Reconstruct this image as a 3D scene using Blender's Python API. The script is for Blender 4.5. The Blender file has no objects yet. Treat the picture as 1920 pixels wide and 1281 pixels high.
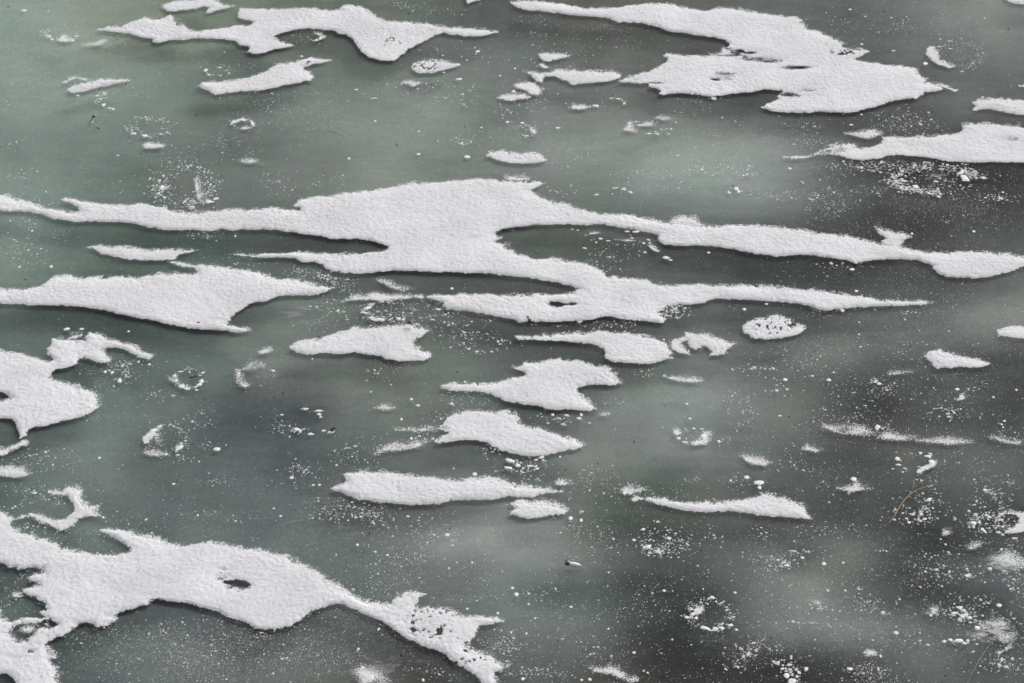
import bpy, math
import numpy as np
R = math.radians
# ---------------------------------------------------------------- camera, sky, sun, exposure
S = bpy.context.scene
CAM_H, PITCH, HFOV = 6.3, R(36.0), R(21.0)
cam_d = bpy.data.cameras.new("camera"); cam = bpy.data.objects.new("camera", cam_d)
S.collection.objects.link(cam); S.camera = cam
cam.location = (0, 0, CAM_H); cam.rotation_euler = (math.pi/2 - PITCH, 0, 0)
cam_d.sensor_fit = 'HORIZONTAL'; cam_d.angle = HFOV; cam_d.clip_start = 0.1; cam_d.clip_end = 2000

SUN_EL, SUN_AZ = R(38), R(38)          # azimuth clockwise from +Y (the view direction)
W = bpy.data.worlds.new("World"); S.world = W; W.use_nodes = True
wn = W.node_tree; bg = wn.nodes['Background']
sky = wn.nodes.new('ShaderNodeTexSky'); sky.sky_type = 'NISHITA'; sky.sun_disc = False
sky.sun_elevation = SUN_EL; sky.sun_rotation = SUN_AZ
sky.air_density = 0.8; sky.dust_density = 6.0; sky.ozone_density = 0.6; sky.altitude = 200
hsv = wn.nodes.new('ShaderNodeHueSaturation'); hsv.inputs['Saturation'].default_value = 0.30
wn.links.new(sky.outputs[0], hsv.inputs['Color']); wn.links.new(hsv.outputs[0], bg.inputs['Color'])
bg.inputs['Strength'].default_value = 0.09
sd = bpy.data.lights.new("sun", 'SUN'); sun = bpy.data.objects.new("sun", sd); S.collection.objects.link(sun)
sd.energy = 1.5; sd.angle = R(28); sd.color = (1.0, 0.965, 0.94)
sun.rotation_euler = (math.pi/2 - SUN_EL, 0, math.pi - SUN_AZ)
sun.location = (4, 14, 6)
S.view_settings.view_transform = 'Standard'; S.view_settings.look = 'None'
S.view_settings.gamma = 1.0; S.view_settings.exposure = 0.31
S.render.resolution_x, S.render.resolution_y = 1024, 683

# ---------------------------------------------------------------- plan coordinates on the ice
# the plan of the ice was surveyed in sheet units (1920 x 1281); G() gives the point on the lake surface in metres
F = 960.0/math.tan(HFOV/2)
cp, sp = math.cos(PITCH), math.sin(PITCH)
def G(px, py):
    px = np.asarray(px, float); py = np.asarray(py, float)
    u = (px-960.0)/F; v = (640.5-py)/F
    dz = -sp + v*cp; t = CAM_H/(-dz)
    return u*t, (cp + v*sp)*t
def P(x, y):                                      # the inverse
    d = y*cp + CAM_H*sp
    return 960 + F*x/d, 640.5 - F*(y*sp - CAM_H*cp)/d
def MPP(py):                                      # metres per sheet unit across
    a = G(960, py); return math.hypot(a[1], CAM_H)/F
TX = dict(A=0, B=480, C=940, D=1420); TY = {'1': 0, '2': 320, '3': 620, '4': 950}; K = 500/1920
def T(s):
    """'A1 10,20 30,40 B1 5,6 ...' -> sheet points"""
    out = []; t = None
    for w in s.split():
        if ',' in w:
            a, b = w.split(','); out.append((TX[t[0]] + float(a)*K, TY[t[1]] + float(b)*K))
        else: t = w
    return np.array(out)

# ---------------------------------------------------------------- noise
def _h(ix, iy, seed):
    n = (ix.astype(np.int64)*374761393 + iy.astype(np.int64)*668265263 + seed*974634777) & 0x7fffffff
    n = ((n ^ (n >> 13))*1274126177) & 0x7fffffff
    n = ((n ^ (n >> 15))*2246822519) & 0x7fffffff
    return ((n ^ (n >> 16)) & 0xffffff)/float(0xffffff)
def vn(x, y, seed=0):
    ix = np.floor(x); iy = np.floor(y); fx = x-ix; fy = y-iy
    fx = fx*fx*(3-2*fx); fy = fy*fy*(3-2*fy)
    a = _h(ix, iy, seed); b = _h(ix+1, iy, seed); c = _h(ix, iy+1, seed); d = _h(ix+1, iy+1, seed)
    return (a*(1-fx)+b*fx)*(1-fy) + (c*(1-fx)+d*fx)*fy - 0.5
def fbm(x, y, wl, octs=4, seed=0, gain=0.5):
    r = 0; a = 1; f = 1/wl; t = 0
    for i in range(octs):
        c, s = math.cos(i*1.1+seed), math.sin(i*1.1+seed)
        r = r + a*vn((x*c-y*s)*f, (x*s+y*c)*f, seed*17+i); t += a; a *= gain; f *= 2.03
    return r/t
rng = np.random.RandomState(7)

# ---------------------------------------------------------------- materials
def mat(name, col, rough=0.6, **kw):
    m = bpy.data.materials.new(name); m.use_nodes = True
    b = m.node_tree.nodes['Principled BSDF']
    b.inputs['Base Color'].default_value = (*col, 1); b.inputs['Roughness'].default_value = rough
    for k, v in kw.items(): b.inputs[k.replace('_', ' ')].default_value = v
    return m
def noise_mat(name, c0, c1, scale, rough=0.7, spec=0.3, bump=0.0):
    m = mat(name, c0, rough); nt = m.node_tree; b = nt.nodes['Principled BSDF']
    b.inputs['Specular IOR Level'].default_value = spec
    geo = nt.nodes.new('ShaderNodeNewGeometry'); nz = nt.nodes.new('ShaderNodeTexNoise')
    nz.inputs['Scale'].default_value = scale; nz.inputs['Detail'].default_value = 4
    nt.links.new(geo.outputs['Position'], nz.inputs['Vector'])
    rp = nt.nodes.new('ShaderNodeValToRGB')
    rp.color_ramp.elements[0].position = 0.35; rp.color_ramp.elements[1].position = 0.65
    rp.color_ramp.elements[0].color = (*c0, 1); rp.color_ramp.elements[1].color = (*c1, 1)
    nt.links.new(nz.outputs['Fac'], rp.inputs[0]); nt.links.new(rp.outputs[0], b.inputs['Base Color'])
    if bump:
        bp = nt.nodes.new('ShaderNodeBump'); bp.inputs['Distance'].default_value = bump; bp.inputs['Strength'].default_value = 1
        nt.links.new(nz.outputs['Fac'], bp.inputs['Height']); nt.links.new(bp.outputs[0], b.inputs['Normal'])
    return m
M_snow = noise_mat('snow_grains', (0.68, 0.69, 0.72), (0.81, 0.815, 0.84), 330, 0.8, 0.15, 0.0024)
def soft_tone(m):
    nt = m.node_tree; N = nt.nodes.new; L = nt.links.new; b = [n for n in nt.nodes if n.type == 'BSDF_PRINCIPLED'][0]
    geo = N('ShaderNodeNewGeometry'); nz = N('ShaderNodeTexNoise'); nz.inputs['Scale'].default_value = 5; nz.inputs['Detail'].default_value = 6; nz.inputs['Roughness'].default_value = .6; L(geo.outputs['Position'], nz.inputs['Vector'])
    mr = N('ShaderNodeMapRange'); mr.inputs[1].default_value = .35; mr.inputs[2].default_value = .65; mr.inputs[3].default_value = .90; mr.inputs[4].default_value = 1.03; L(nz.outputs['Fac'], mr.inputs[0])
    src = b.inputs['Base Color'].links[0].from_socket; sc = N('ShaderNodeVectorMath'); sc.operation = 'SCALE'; L(src, sc.inputs[0]); L(mr.outputs[0], sc.inputs['Scale']); L(sc.outputs[0], b.inputs['Base Color'])
soft_tone(M_snow)
def cover_snow(m):
    """thin snow lets the ice show between its grains: a per point cover value broken up by a grain sized noise"""
    nt = m.node_tree; N = nt.nodes.new; L = nt.links.new
    b = [n for n in nt.nodes if n.type == 'BSDF_PRINCIPLED'][0]; out = [n for n in nt.nodes if n.type == 'OUTPUT_MATERIAL'][0]
    at = N('ShaderNodeAttribute'); at.attribute_name = 'cover'
    geo = N('ShaderNodeNewGeometry'); nz = N('ShaderNodeTexNoise'); nz.inputs['Scale'].default_value = 150; nz.inputs['Detail'].default_value = 3; nz.inputs['Roughness'].default_value = .65
    L(geo.outputs['Position'], nz.inputs['Vector'])
    def mt(op, a, bb, c=None):
        n = N('ShaderNodeMath'); n.operation = op
        for i, v in enumerate((a, bb, c)):
            if v is None: continue
            if isinstance(v, (int, float)): n.inputs[i].default_value = v
            else: L(v, n.inputs[i])
        return n.outputs[0]
    a = mt('MULTIPLY_ADD', mt('SUBTRACT', nz.outputs['Fac'], .5), 2.6, at.outputs['Fac'])
    a = mt('MULTIPLY_ADD', mt('SUBTRACT', a, .5), 1.7, .5); c = N('ShaderNodeClamp'); L(a, c.inputs[0])
    tr = N('ShaderNodeBsdfTransparent'); mx = N('ShaderNodeMixShader'); L(c.outputs[0], mx.inputs[0]); L(tr.outputs[0], mx.inputs[1]); L(b.outputs[0], mx.inputs[2]); L(mx.outputs[0], out.inputs['Surface'])
cover_snow(M_snow)
M_frost = noise_mat('hoar_frost', (0.74, 0.75, 0.76), (0.86, 0.87, 0.87), 500, 0.6, 0.3)
def vary_islands(m, lo, hi):
    """grains lie at different depths in the clear ice: each is more or less veiled"""
    nt = m.node_tree; N = nt.nodes.new; L = nt.links.new; b = [n for n in nt.nodes if n.type == 'BSDF_PRINCIPLED'][0]; out = [n for n in nt.nodes if n.type == 'OUTPUT_MATERIAL'][0]
    geo = N('ShaderNodeNewGeometry'); mr = N('ShaderNodeMapRange'); mr.inputs[3].default_value = lo; mr.inputs[4].default_value = hi; L(geo.outputs['Random Per Island'], mr.inputs[0])
    tr = N('ShaderNodeBsdfTransparent'); mx = N('ShaderNodeMixShader'); L(mr.outputs[0], mx.inputs[0]); L(tr.outputs[0], mx.inputs[1]); L(b.outputs[0], mx.inputs[2]); L(mx.outputs[0], out.inputs['Surface'])
M_grain = noise_mat('veiled_frost_grains', (0.74, 0.75, 0.76), (0.86, 0.87, 0.87), 500, 0.6, 0.3); vary_islands(M_grain, .42, 1.0)
M_bub = noise_mat('white_bubble_ice', (0.72, 0.74, 0.74), (0.82, 0.83, 0.83), 300, 0.5, 0.4)
M_dark = noise_mat('dark_husk', (0.006, 0.005, 0.004), (0.02, 0.014, 0.01), 900, 0.7)
M_brown = noise_mat('brown_husk', (0.10, 0.05, 0.015), (0.25, 0.13, 0.05), 900, 0.6)
M_tan = noise_mat('tan_straw', (0.36, 0.19, 0.07), (0.55, 0.34, 0.15), 500, 0.55)
M_pale = noise_mat('pale_wing', (0.62, 0.52, 0.44), (0.78, 0.72, 0.66), 700, 0.6)

def mesh_obj(name, V, Fc, m, parent=None, smooth=True, link=True):
    me = bpy.data.meshes.new(name)
    V = np.asarray(V, np.float32); me.vertices.add(len(V)); me.vertices.foreach_set('co', V.ravel())
    if isinstance(Fc, np.ndarray):
        n, k = Fc.shape; me.loops.add(n*k); me.polygons.add(n)
        me.loops.foreach_set('vertex_index', Fc.astype(np.int32).ravel())
        me.polygons.foreach_set('loop_start', np.arange(0, n*k, k, dtype=np.int32))
        me.polygons.foreach_set('loop_total', np.full(n, k, np.int32))
    else:
        tot = np.array([len(f) for f in Fc], np.int32); idx = np.concatenate([np.asarray(f, np.int32) for f in Fc])
        me.loops.add(len(idx)); me.polygons.add(len(tot)); me.loops.foreach_set('vertex_index', idx)
        me.polygons.foreach_set('loop_start', np.concatenate([[0], np.cumsum(tot)[:-1]]).astype(np.int32))
        me.polygons.foreach_set('loop_total', tot)
    me.polygons.foreach_set('use_smooth', np.full(len(me.polygons), smooth))
    me.update(calc_edges=True); me.validate()
    me.materials.append(m)
    o = bpy.data.objects.new(name, me); S.collection.objects.link(o)
    if parent: o.parent = parent
    return o
def tag(o, label=None, cat=None, group=None, kind=None):
    if label: o['label'] = label
    if cat: o['category'] = cat
    if group: o['group'] = group
    if kind: o['kind'] = kind
    return o

# ---------------------------------------------------------------- the ice
GX = [0, 160, 320, 480, 640, 800, 960, 1120, 1280, 1440, 1600, 1760, 1920]
GRID = {
 0:   [(125,150,125),(125,147,118),(112,132,106),(97,110,92),(92,102,92),(88,100,92),(78,86,82),(78,84,78),(80,88,78),(80,86,80),(78,84,84),(92,96,97),(100,110,104)],
 160: [(112,136,120),(116,136,122),(112,130,118),(104,118,110),(102,114,107),(106,118,110),(100,112,106),(88,97,92),(84,92,88),(76,80,80),(78,84,84),(86,92,90),(86,92,92)],
 320: [(106,128,118),(110,128,119),(104,116,110),(104,118,110),(112,124,116),(116,126,120),(108,119,112),(106,119,112),(120,134,127),(124,139,131),(88,95,92),(56,57,58),(50,50,53)],
 480: [(106,130,118),(84,103,93),(80,100,90),(82,98,90),(84,98,90),(92,106,98),(98,112,104),(88,98,92),(72,78,78),(58,60,63),(55,55,58),(52,53,56),(64,65,69)],
 560: [(90,108,98),(80,98,90),(84,100,92),(98,114,105),(104,118,110),(92,104,97),(88,100,94),(84,94,90),(92,102,97),(90,98,95),(72,76,78),(80,86,87),(104,111,111)],
 640: [(74,86,83),(76,88,85),(90,104,98),(104,119,110),(98,111,103),(92,103,96),(80,86,86),(74,80,82),(98,111,105),(86,94,90),(100,108,104),(90,96,95),(76,78,78)],
 800: [(90,106,100),(95,113,105),(90,103,99),(82,91,90),(96,110,102),(99,113,104),(96,108,102),(112,127,120),(120,134,128),(96,107,101),(70,74,74),(62,63,66),(54,55,58)],
 960: [(86,102,93),(90,106,98),(84,96,94),(82,91,93),(80,87,88),(94,103,99),(104,117,110),(98,110,103),(88,98,91),(78,86,82),(64,69,70),(60,61,65),(64,65,68)],
 1120:[(84,102,100),(88,102,97),(94,108,104),(90,101,100),(84,96,93),(90,102,98),(94,105,101),(94,104,98),(68,71,73),(98,109,103),(90,98,96),(80,86,88),(88,94,96)],
 1280:[(80,92,90),(84,96,94),(94,101,102),(96,99,102),(86,86,88),(68,67,69),(76,80,81),(70,69,70),(54,54,57),(48,48,51),(56,57,59),(74,80,82),(72,75,77)],
}
BLOB = [  # x, y, rx, ry, (dr,dg,db)
 (1300,745,120,42,(14,16,14)),(900,1010,120,38,(20,22,21)),(1000,1045,120,30,(10,10,10)),(1190,1060,90,22,(14,14,13)),(1610,1045,75,26,(26,28,25)),
 (1520,1115,80,40,(14,16,15)),(1640,1190,130,22,(16,19,20)),(500,708,50,26,(14,15,14)),(560,590,42,26,(14,14,14)),(1890,590,90,40,(10,10,10)),
 (1620,650,80,22,(10,11,10)),(1190,880,60,30,(14,15,14)),(1240,900,70,34,(-18,-18,-16)),(1640,755,70,42,(-20,-20,-16)),(570,770,55,30,(-12,-13,-11)),
 (600,830,120,40,(-4,-4,-3)),(1540,560,80,26,(-12,-12,-10)),(1290,370,90,22,(-6,-6,-4)),(1870,680,80,40,(-18,-18,-16)),(1480,1270,150,40,(-8,-8,-8)),
 (1150,1130,110,40,(-14,-14,-12)),(1350,1150,100,60,(-8,-8,-8)),(1040,1110,70,30,(-14,-14,-10)),(1500,1020,60,26,(-10,-9,-10)),(1130,385,60,12,(-2,2,0)),
 (1470,610,120,30,(-8,-8,-7)),(1900,1060,60,60,(-2,-2,0)),(1900,1180,50,50,(-30,-32,-30)),(1850,1130,60,20,(-8,-8,-8)),(1870,1080,60,20,(14,16,17)),
 (1220,840,160,60,(4,4,4)),(1820,740,80,22,(10,10,12)),(70,590,90,30,(-14,-16,-10)),(1700,690,70,24,(-22,-22,-18)),(1360,430,60,18,(0,0,0)),
 (345,345,24,24,(16,4,8)),(280,238,18,9,(12,2,6)),(1795,100,24,11,(12,8,8)),(1753,338,30,12,(8,8,9)),(1150,192,12,5,(10,2,2)),(1320,830,14,9,(10,12,10)),
 (318,820,22,20,(0,0,0)),(730,590,34,12,(4,-8,-4)),(1360,662,26,9,(-18,-22,-20)),(1505,1055,34,16,(-18,-16,-20)),(1700,868,26,12,(16,16,15)),(905,640,34,14,(4,0,0)),(1335,1158,26,16,(8,10,9)),
 (455,232,13,7,(-12,-12,-11)),(354,712,20,13,(-13,-13,-12)),(314,822,30,20,(-13,-12,-12)),(316,820,13,9,(16,16,15)),(558,787,34,17,(-15,-15,-14)),(1296,818,22,11,(-10,-10,-9)),(1333,1153,34,22,(-15,-15,-14)),
 (1753,338,48,19,(-16,-15,-15)),(1753,333,16,7,(24,22,25)),(1795,100,40,19,(-12,-12,-11)),(280,238,32,14,(-8,-8,-7)),(345,345,38,34,(-8,-8,-7)),(1510,1056,38,20,(-12,-13,-12)),(730,588,44,16,(-12,-12,-11)),(1148,193,22,9,(-9,-9,-8)),(905,640,40,18,(-8,-8,-7)),(987,245,16,10,(-9,-9,-8)),(1240,1017,40,22,(-11,-11,-10)),
 (1890,975,40,16,(-22,-22,-20)),(1480,1175,90,22,(12,13,13)),(1420,660,90,18,(10,10,10)),(1750,1010,50,14,(-12,-12,-11)),(1800,1070,70,18,(12,13,14)),(1080,850,70,26,(10,10,9)),(1120,760,70,18,(8,8,8)),(1740,820,90,16,(8,8,9)),(1030,1130,60,16,(-8,-8,-7)),(980,1180,70,20,(10,10,9)),
]
SAMP = [(26,16,130,148,140),(26,154,131,150,137),(216,344,103,117,108),(376,209,105,118,109),(536,304,112,121,115),(1446,18,94,99,97),(1856,24,122,126,124),(1446,284,130,138,133),
 (1616,424,70,72,72),(76,474,112,126,118),(576,469,96,104,99),(1056,454,93,101,94),(1416,504,72,76,77),(1886,594,122,124,123),(56,604,93,107,102),(656,744,108,116,109),(496,854,84,92,92),
 (176,864,108,121,119),(1176,854,120,128,122),(1636,764,68,72,70),(1856,874,99,104,103),(636,1034,108,116,112),(436,944,98,107,106),(1190,994,84,92,86),(1636,1044,103,108,104),
 (1516,1104,118,122,120),(1246,1154,68,72,72),(1036,1184,110,118,115),(1676,1204,112,117,117),(716,250,131,139,133),(1305,745,134,142,138),(55,330,114,134,125),(915,1020,148,154,150),
 (1725,1100,68,68,70),(180,240,115,130,122),(620,805,95,102,102),(1180,700,104,112,106),(1100,230,124,132,126),(1300,240,126,134,128),(820,330,118,126,120)]
def lin(c):
    c = np.clip(np.asarray(c, float), 0, 255)/255
    return np.where(c <= 0.04045, c/12.92, ((c+0.055)/1.055)**2.4)
ICE_GAIN, ICE_SUB, ICE_DEPTH, DEEP = 2.20, 0.054, .014, .080
WISP = [ # faint frost: x, y, rx, ry, strength
 (560,590,45,24,.55),(495,708,60,26,.3),(545,850,30,18,.4),(1800,100,50,14,.3),(780,535,40,16,.35),(150,345,80,30,.25),(640,990,30,14,.4),
 (1860,1050,40,22,.5),(1660,1250,90,30,.25),(690,1262,40,22,.9),(1390,1240,40,18,.5),(1880,1160,40,30,.35),(1870,1185,26,16,.8),(1730,375,110,30,.25),
 (1850,400,90,50,.25),(1640,800,150,12,.35),(1270,222,22,5,.5),(465,302,18,4,.9),(480,305,50,10,.35),(240,105,60,10,.5),(190,85,30,8,.5),(1810,560,70,30,.3),
 (720,690,60,40,.2),(350,640,60,30,.3),(1755,330,20,7,.7),(310,850,30,10,.5),(1500,1035,30,10,.5),(1890,1060,34,20,.9),(1835,1190,26,16,.9),(1740,1150,10,8,.9),
 (1400,1130,60,30,.2),(1230,1060,60,20,.2),(760,1240,60,30,.3),(1530,1130,18,8,.8),(570,1000,60,20,.25),(1530,990,20,14,.4),(1600,340,80,30,.25)]
DUST = [ # x, y, rx, ry, density
 (400,1240,260,50,1.0),(260,100,260,60,.35),(1750,60,150,60,.8),(1760,400,220,70,.8),(1740,580,120,50,.8),(560,220,120,40,.35),(1150,60,160,30,.4),(700,1080,150,60,.5),
 (1850,650,90,40,.7),(1100,1200,260,60,.3),(1600,700,200,60,.4),(1800,1200,150,80,.5),(1480,1100,160,80,.35),(1500,1240,120,40,.4),(100,100,120,80,.3),(880,500,90,14,.5),(600,950,160,40,.3),(1830,820,120,60,.4),(1300,620,200,60,.15)]
def build_ice():
    x0 = G(-150, -60)[0]; x1 = -x0; y0 = G(0, 1400)[1]; y1 = G(0, -90)[1]; st = 0.0125
    xs = np.arange(x0, x1, st); ys = np.arange(y0, y1, st)
    far = np.array([0.3, 1, 3, 10, 40, 150, 500.0])
    xs = np.concatenate([x0-far[::-1], xs, xs[-1]+far]); ys = np.concatenate([y0-far[::-1], ys, ys[-1]+far])
    X, Y = np.meshgrid(xs, ys); ny, nx = X.shape
    inside = (X > x0-.05) & (X < x1+.05) & (Y > y0-.05) & (Y < y1+.05)
    Xc = np.clip(X, x0, x1); Yc = np.clip(Y, y0, y1)
    px, py = P(Xc, Yc - (.5*ICE_DEPTH+.5*DEEP)/math.tan(PITCH))      # seen through the clear skin
    qx, qy = P(Xc, Yc)
    wx = px + 70*fbm(X, Y*1.6, .35, 4, 3); wy = py + 46*fbm(X, Y*1.6, .35, 4, 4)
    # smooth body colour of the ice (milky ice, green ice, clear dark ice)
    num = np.zeros((ny, nx, 3)); den = np.zeros((ny, nx))
    wx2 = np.clip(wx, 0, 1920); wy2 = np.clip(wy, 0, 1281)
    for gy, row in GRID.items():
        wyy = np.exp(-((wy2-gy)/88.0)**2)*(0.6 if gy in (480, 560, 640) else 1)
        for gx, c in zip(GX, row):
            w = wyy*np.exp(-((wx2-gx)/105.0)**2); num += w[..., None]*np.array(c, float); den += w
    C = num/den[..., None]
    for bx, by, rx, ry, dc in BLOB:
        small = rx < 50
        ux, uy = (px + (6*fbm(X, Y, .08, 3, 5)), py) if small else (wx, wy)
        w = np.exp(-(((ux-bx)/rx)**2 + ((uy-by)/ry)**2)*(1.3 if small else 0.9))
        C += w[..., None]*np.array(dc, float)
    # bring the body colour to the measured samples
    def field(ax, ay):
        nu = np.zeros(3); de = 0
        for gy, row in GRID.items():
            wyy = math.exp(-((ay-gy)/88.0)**2)*(0.6 if gy in (480, 560, 640) else 1)
            for gx, c in zip(GX, row):
                w = wyy*math.exp(-((ax-gx)/105.0)**2); nu += w*np.array(c, float); de += w
        v = nu/de
        for bx, by, rx, ry, dc in BLOB: v = v + math.exp(-(((ax-bx)/rx)**2+((ay-by)/ry)**2)*(1.3 if rx < 50 else .9))*np.array(dc, float)
        return v
    sa = np.array([c[:2] for c in SAMP], float); rs = np.array([np.array(c[2:], float)-field(c[0], c[1]) for c in SAMP])
    kk = np.exp(-((sa[:, None, 0]-sa[None, :, 0])/140.0)**2-((sa[:, None, 1]-sa[None, :, 1])/90.0)**2); mean_r = rs.mean(0)
    wt = np.linalg.solve(kk+.12*np.eye(len(sa)), rs-mean_r); C += mean_r
    for (ax, ay), w_ in zip(sa, wt): C += np.exp(-((px-ax)/140.0)**2-((py-ay)/90.0)**2)[..., None]*w_
    C += (fbm(X, Y*1.3, .22, 5, 9)*20)[..., None]*np.array([1, 1.08, 1.0]) + (fbm(X*.8, Y*2.2, .5, 4, 31)*10)[..., None]
    C += (fbm(X*.35, Y*2.6, .05, 3, 11)*7)[..., None]
    g = fbm(X, Y, .18, 4, 13)[..., None]*np.array([-5, 4, -3.0]); C += g
    C += (fbm(X*.8, Y*1.2, .09, 6, 41, .6)*20)[..., None]
    m_ = (C[..., 0]+C[..., 2])/2; ex = np.clip(C[..., 1]-m_, 2.5+.055*np.clip(m_-60, 0, 60), 12)*.86; rb = np.clip(C[..., 0]-C[..., 2], -7, 1)
    C = np.stack([m_+rb/2, m_+ex, m_-rb/2], -1)
    L = np.maximum(lin(C)*ICE_GAIN*np.array([.945, .915, .93]) - ICE_SUB, 0.004)
    wisp = np.zeros((ny, nx)); dust = np.full((ny, nx), 0.16)
    for bx, by, rx, ry, s in WISP: wisp += s*np.exp(-(((qx-bx)/rx)**2+((qy-by)/ry)**2))
    for bx, by, rx, ry, s in DUST: dust += s*np.exp(-(((wx-bx)/rx)**2+((wy-by)/ry)**2)*.8)
    dust *= np.clip(0.9 + 2.2*fbm(X, Y, .16, 4, 21), .2, 2.2)
    Z = np.zeros_like(X)
    idx = np.arange(nx*ny).reshape(ny, nx)
    Q = np.stack([idx[:-1, :-1], idx[:-1, 1:], idx[1:, 1:], idx[1:, :-1]], -1).reshape(-1, 4)
    N = Lk = nt = None
    def start(name):
        nonlocal N, Lk, nt
        m = bpy.data.materials.new(name); m.use_nodes = True; nt = m.node_tree; N = nt.nodes.new; Lk = nt.links.new
        return m, nt.nodes['Principled BSDF']
    def attr(n): a = N('ShaderNodeAttribute'); a.attribute_name = n; return a
    def math_(op, a, bb, c=None):
        n = N('ShaderNodeMath'); n.operation = op
        for i, v in enumerate((a, bb, c)):
            if v is None: continue
            if isinstance(v, (int, float)): n.inputs[i].default_value = v
            else: Lk(v, n.inputs[i])
        return n.outputs[0]
    # the milky body of the ice, a few centimetres down
    m, b = start('milky_ice'); pos = N('ShaderNodeNewGeometry').outputs['Position']
    nf = N('ShaderNodeTexNoise'); nf.inputs['Scale'].default_value = 80; nf.inputs['Detail'].default_value = 8; nf.inputs['Roughness'].default_value = .75; Lk(pos, nf.inputs['Vector'])
    gr = N('ShaderNodeMapRange'); gr.inputs[1].default_value = .3; gr.inputs[2].default_value = .7; gr.inputs[3].default_value = .78; gr.inputs[4].default_value = 1.22; Lk(nf.outputs['Fac'], gr.inputs[0])
    sc = N('ShaderNodeVectorMath'); sc.operation = 'SCALE'; Lk(attr('cloud').outputs['Color'], sc.inputs[0]); Lk(gr.outputs[0], sc.inputs['Scale'])
    Lk(sc.outputs[0], b.inputs['Base Color']); b.inputs['Roughness'].default_value = .9; b.inputs['Specular IOR Level'].default_value = 0
    for nm_, dp, lb_ in (('deep_ice', DEEP, 'deep green grey body of the lake ice'), ('milky_ice', ICE_DEPTH, 'thin milky layer of the lake ice under its clear skin')):
        mm = m if nm_ == 'deep_ice' else m.copy()
        if nm_ == 'milky_ice':                       # half the light passes on to the deep ice
            t2 = mm.node_tree; bb = [n_ for n_ in t2.nodes if n_.type == 'BSDF_PRINCIPLED'][0]; tt_ = t2.nodes.new('ShaderNodeBsdfTransparent'); mx_ = t2.nodes.new('ShaderNodeMixShader')
            mx_.inputs[0].default_value = .42; t2.links.new(tt_.outputs[0], mx_.inputs[1]); t2.links.new(bb.outputs[0], mx_.inputs[2])
            t2.links.new(mx_.outputs[0], [n_ for n_ in t2.nodes if n_.type == 'OUTPUT_MATERIAL'][0].inputs['Surface'])
        o = mesh_obj(nm_, np.stack([X, Y, Z-dp], -1).reshape(-1, 3), Q, mm)
        a = o.data.attributes.new('cloud', 'FLOAT_COLOR', 'POINT'); a.data.foreach_set('color', np.concatenate([L, np.ones((ny, nx, 1))], -1).astype(np.float32).ravel())
        tag(o, kind='structure', label=lb_)
    # the clear skin with hoar dust and faint frost on it
    m, b = start('clear_ice'); pos = N('ShaderNodeNewGeometry').outputs['Position']
    def voro(scale, thr0, thr1, dens, seedoff):
        mp = N('ShaderNodeMapping'); mp.inputs['Scale'].default_value = (1, 1.25, 0); mp.inputs['Location'].default_value = (seedoff, seedoff*.7, 0); Lk(pos, mp.inputs['Vector'])
        v = N('ShaderNodeTexVoronoi'); v.voronoi_dimensions = '2D'; v.inputs['Scale'].default_value = scale; Lk(mp.outputs[0], v.inputs['Vector'])
        near = N('ShaderNodeMapRange'); near.inputs[1].default_value = thr0; near.inputs[2].default_value = thr1
        near.inputs[3].default_value = 1; near.inputs[4].default_value = 0; Lk(v.outputs['Distance'], near.inputs[0])
        sep = N('ShaderNodeSeparateColor'); Lk(v.outputs['Color'], sep.inputs[0])
        pick = math_('LESS_THAN', sep.outputs[0], dens)
        br = math_('MULTIPLY_ADD', sep.outputs[1], .6, .35)
        return math_('MULTIPLY', math_('MULTIPLY', near.outputs[0], pick), br)
    du = attr('dust').outputs['Fac']; wi = attr('wisp').outputs['Fac']
    d1 = voro(170, .10, .36, math_('MULTIPLY', du, .30), 0)
    d2 = voro(95, .10, .28, math_('MULTIPLY', du, .16), 5.3)
    dsum = math_('MULTIPLY', math_('MAXIMUM', d1, d2), .62)
    mp = N('ShaderNodeMapping'); mp.inputs['Scale'].default_value = (.7, 1.3, 1); mp.inputs['Rotation'].default_value = (0, 0, .3); Lk(pos, mp.inputs['Vector'])
    nz = N('ShaderNodeTexNoise'); nz.inputs['Scale'].default_value = 26; nz.inputs['Detail'].default_value = 8; nz.inputs['Roughness'].default_value = .68; nz.inputs['Distortion'].default_value = 1.2
    Lk(mp.outputs[0], nz.inputs['Vector'])
    wf = math_('MULTIPLY', math_('SUBTRACT', nz.outputs['Fac'], math_('MULTIPLY_ADD', wi, -.28, .62)), 3.2)
    cl = N('ShaderNodeClamp'); Lk(wf, cl.inputs[0]); wfac = math_('MULTIPLY', cl.outputs[0], math_('MINIMUM', wi, .75))
    n2 = N('ShaderNodeTexNoise'); n2.inputs['Scale'].default_value = 210; n2.inputs['Detail'].default_value = 3; n2.inputs['Roughness'].default_value = .7; Lk(pos, n2.inputs['Vector'])
    gm = N('ShaderNodeMapRange'); gm.inputs[1].default_value = .46; gm.inputs[2].default_value = .75; gm.inputs[3].default_value = 0.0; gm.inputs[4].default_value = .055; Lk(n2.outputs['Fac'], gm.inputs[0])
    cover = math_('MAXIMUM', math_('MAXIMUM', dsum, wfac), gm.outputs[0])
    tr = N('ShaderNodeBsdfTransparent'); tr.inputs['Color'].default_value = (.97, .985, .98, 1)
    df = N('ShaderNodeBsdfDiffuse'); df.inputs['Color'].default_value = (.70, .72, .72, 1)
    gl = N('ShaderNodeBsdfGlossy'); gl.inputs['Roughness'].default_value = .16
    fr = N('ShaderNodeFresnel'); fr.inputs['IOR'].default_value = 1.31
    m1 = N('ShaderNodeMixShader'); Lk(cover, m1.inputs[0]); Lk(tr.outputs[0], m1.inputs[1]); Lk(df.outputs[0], m1.inputs[2])
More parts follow.
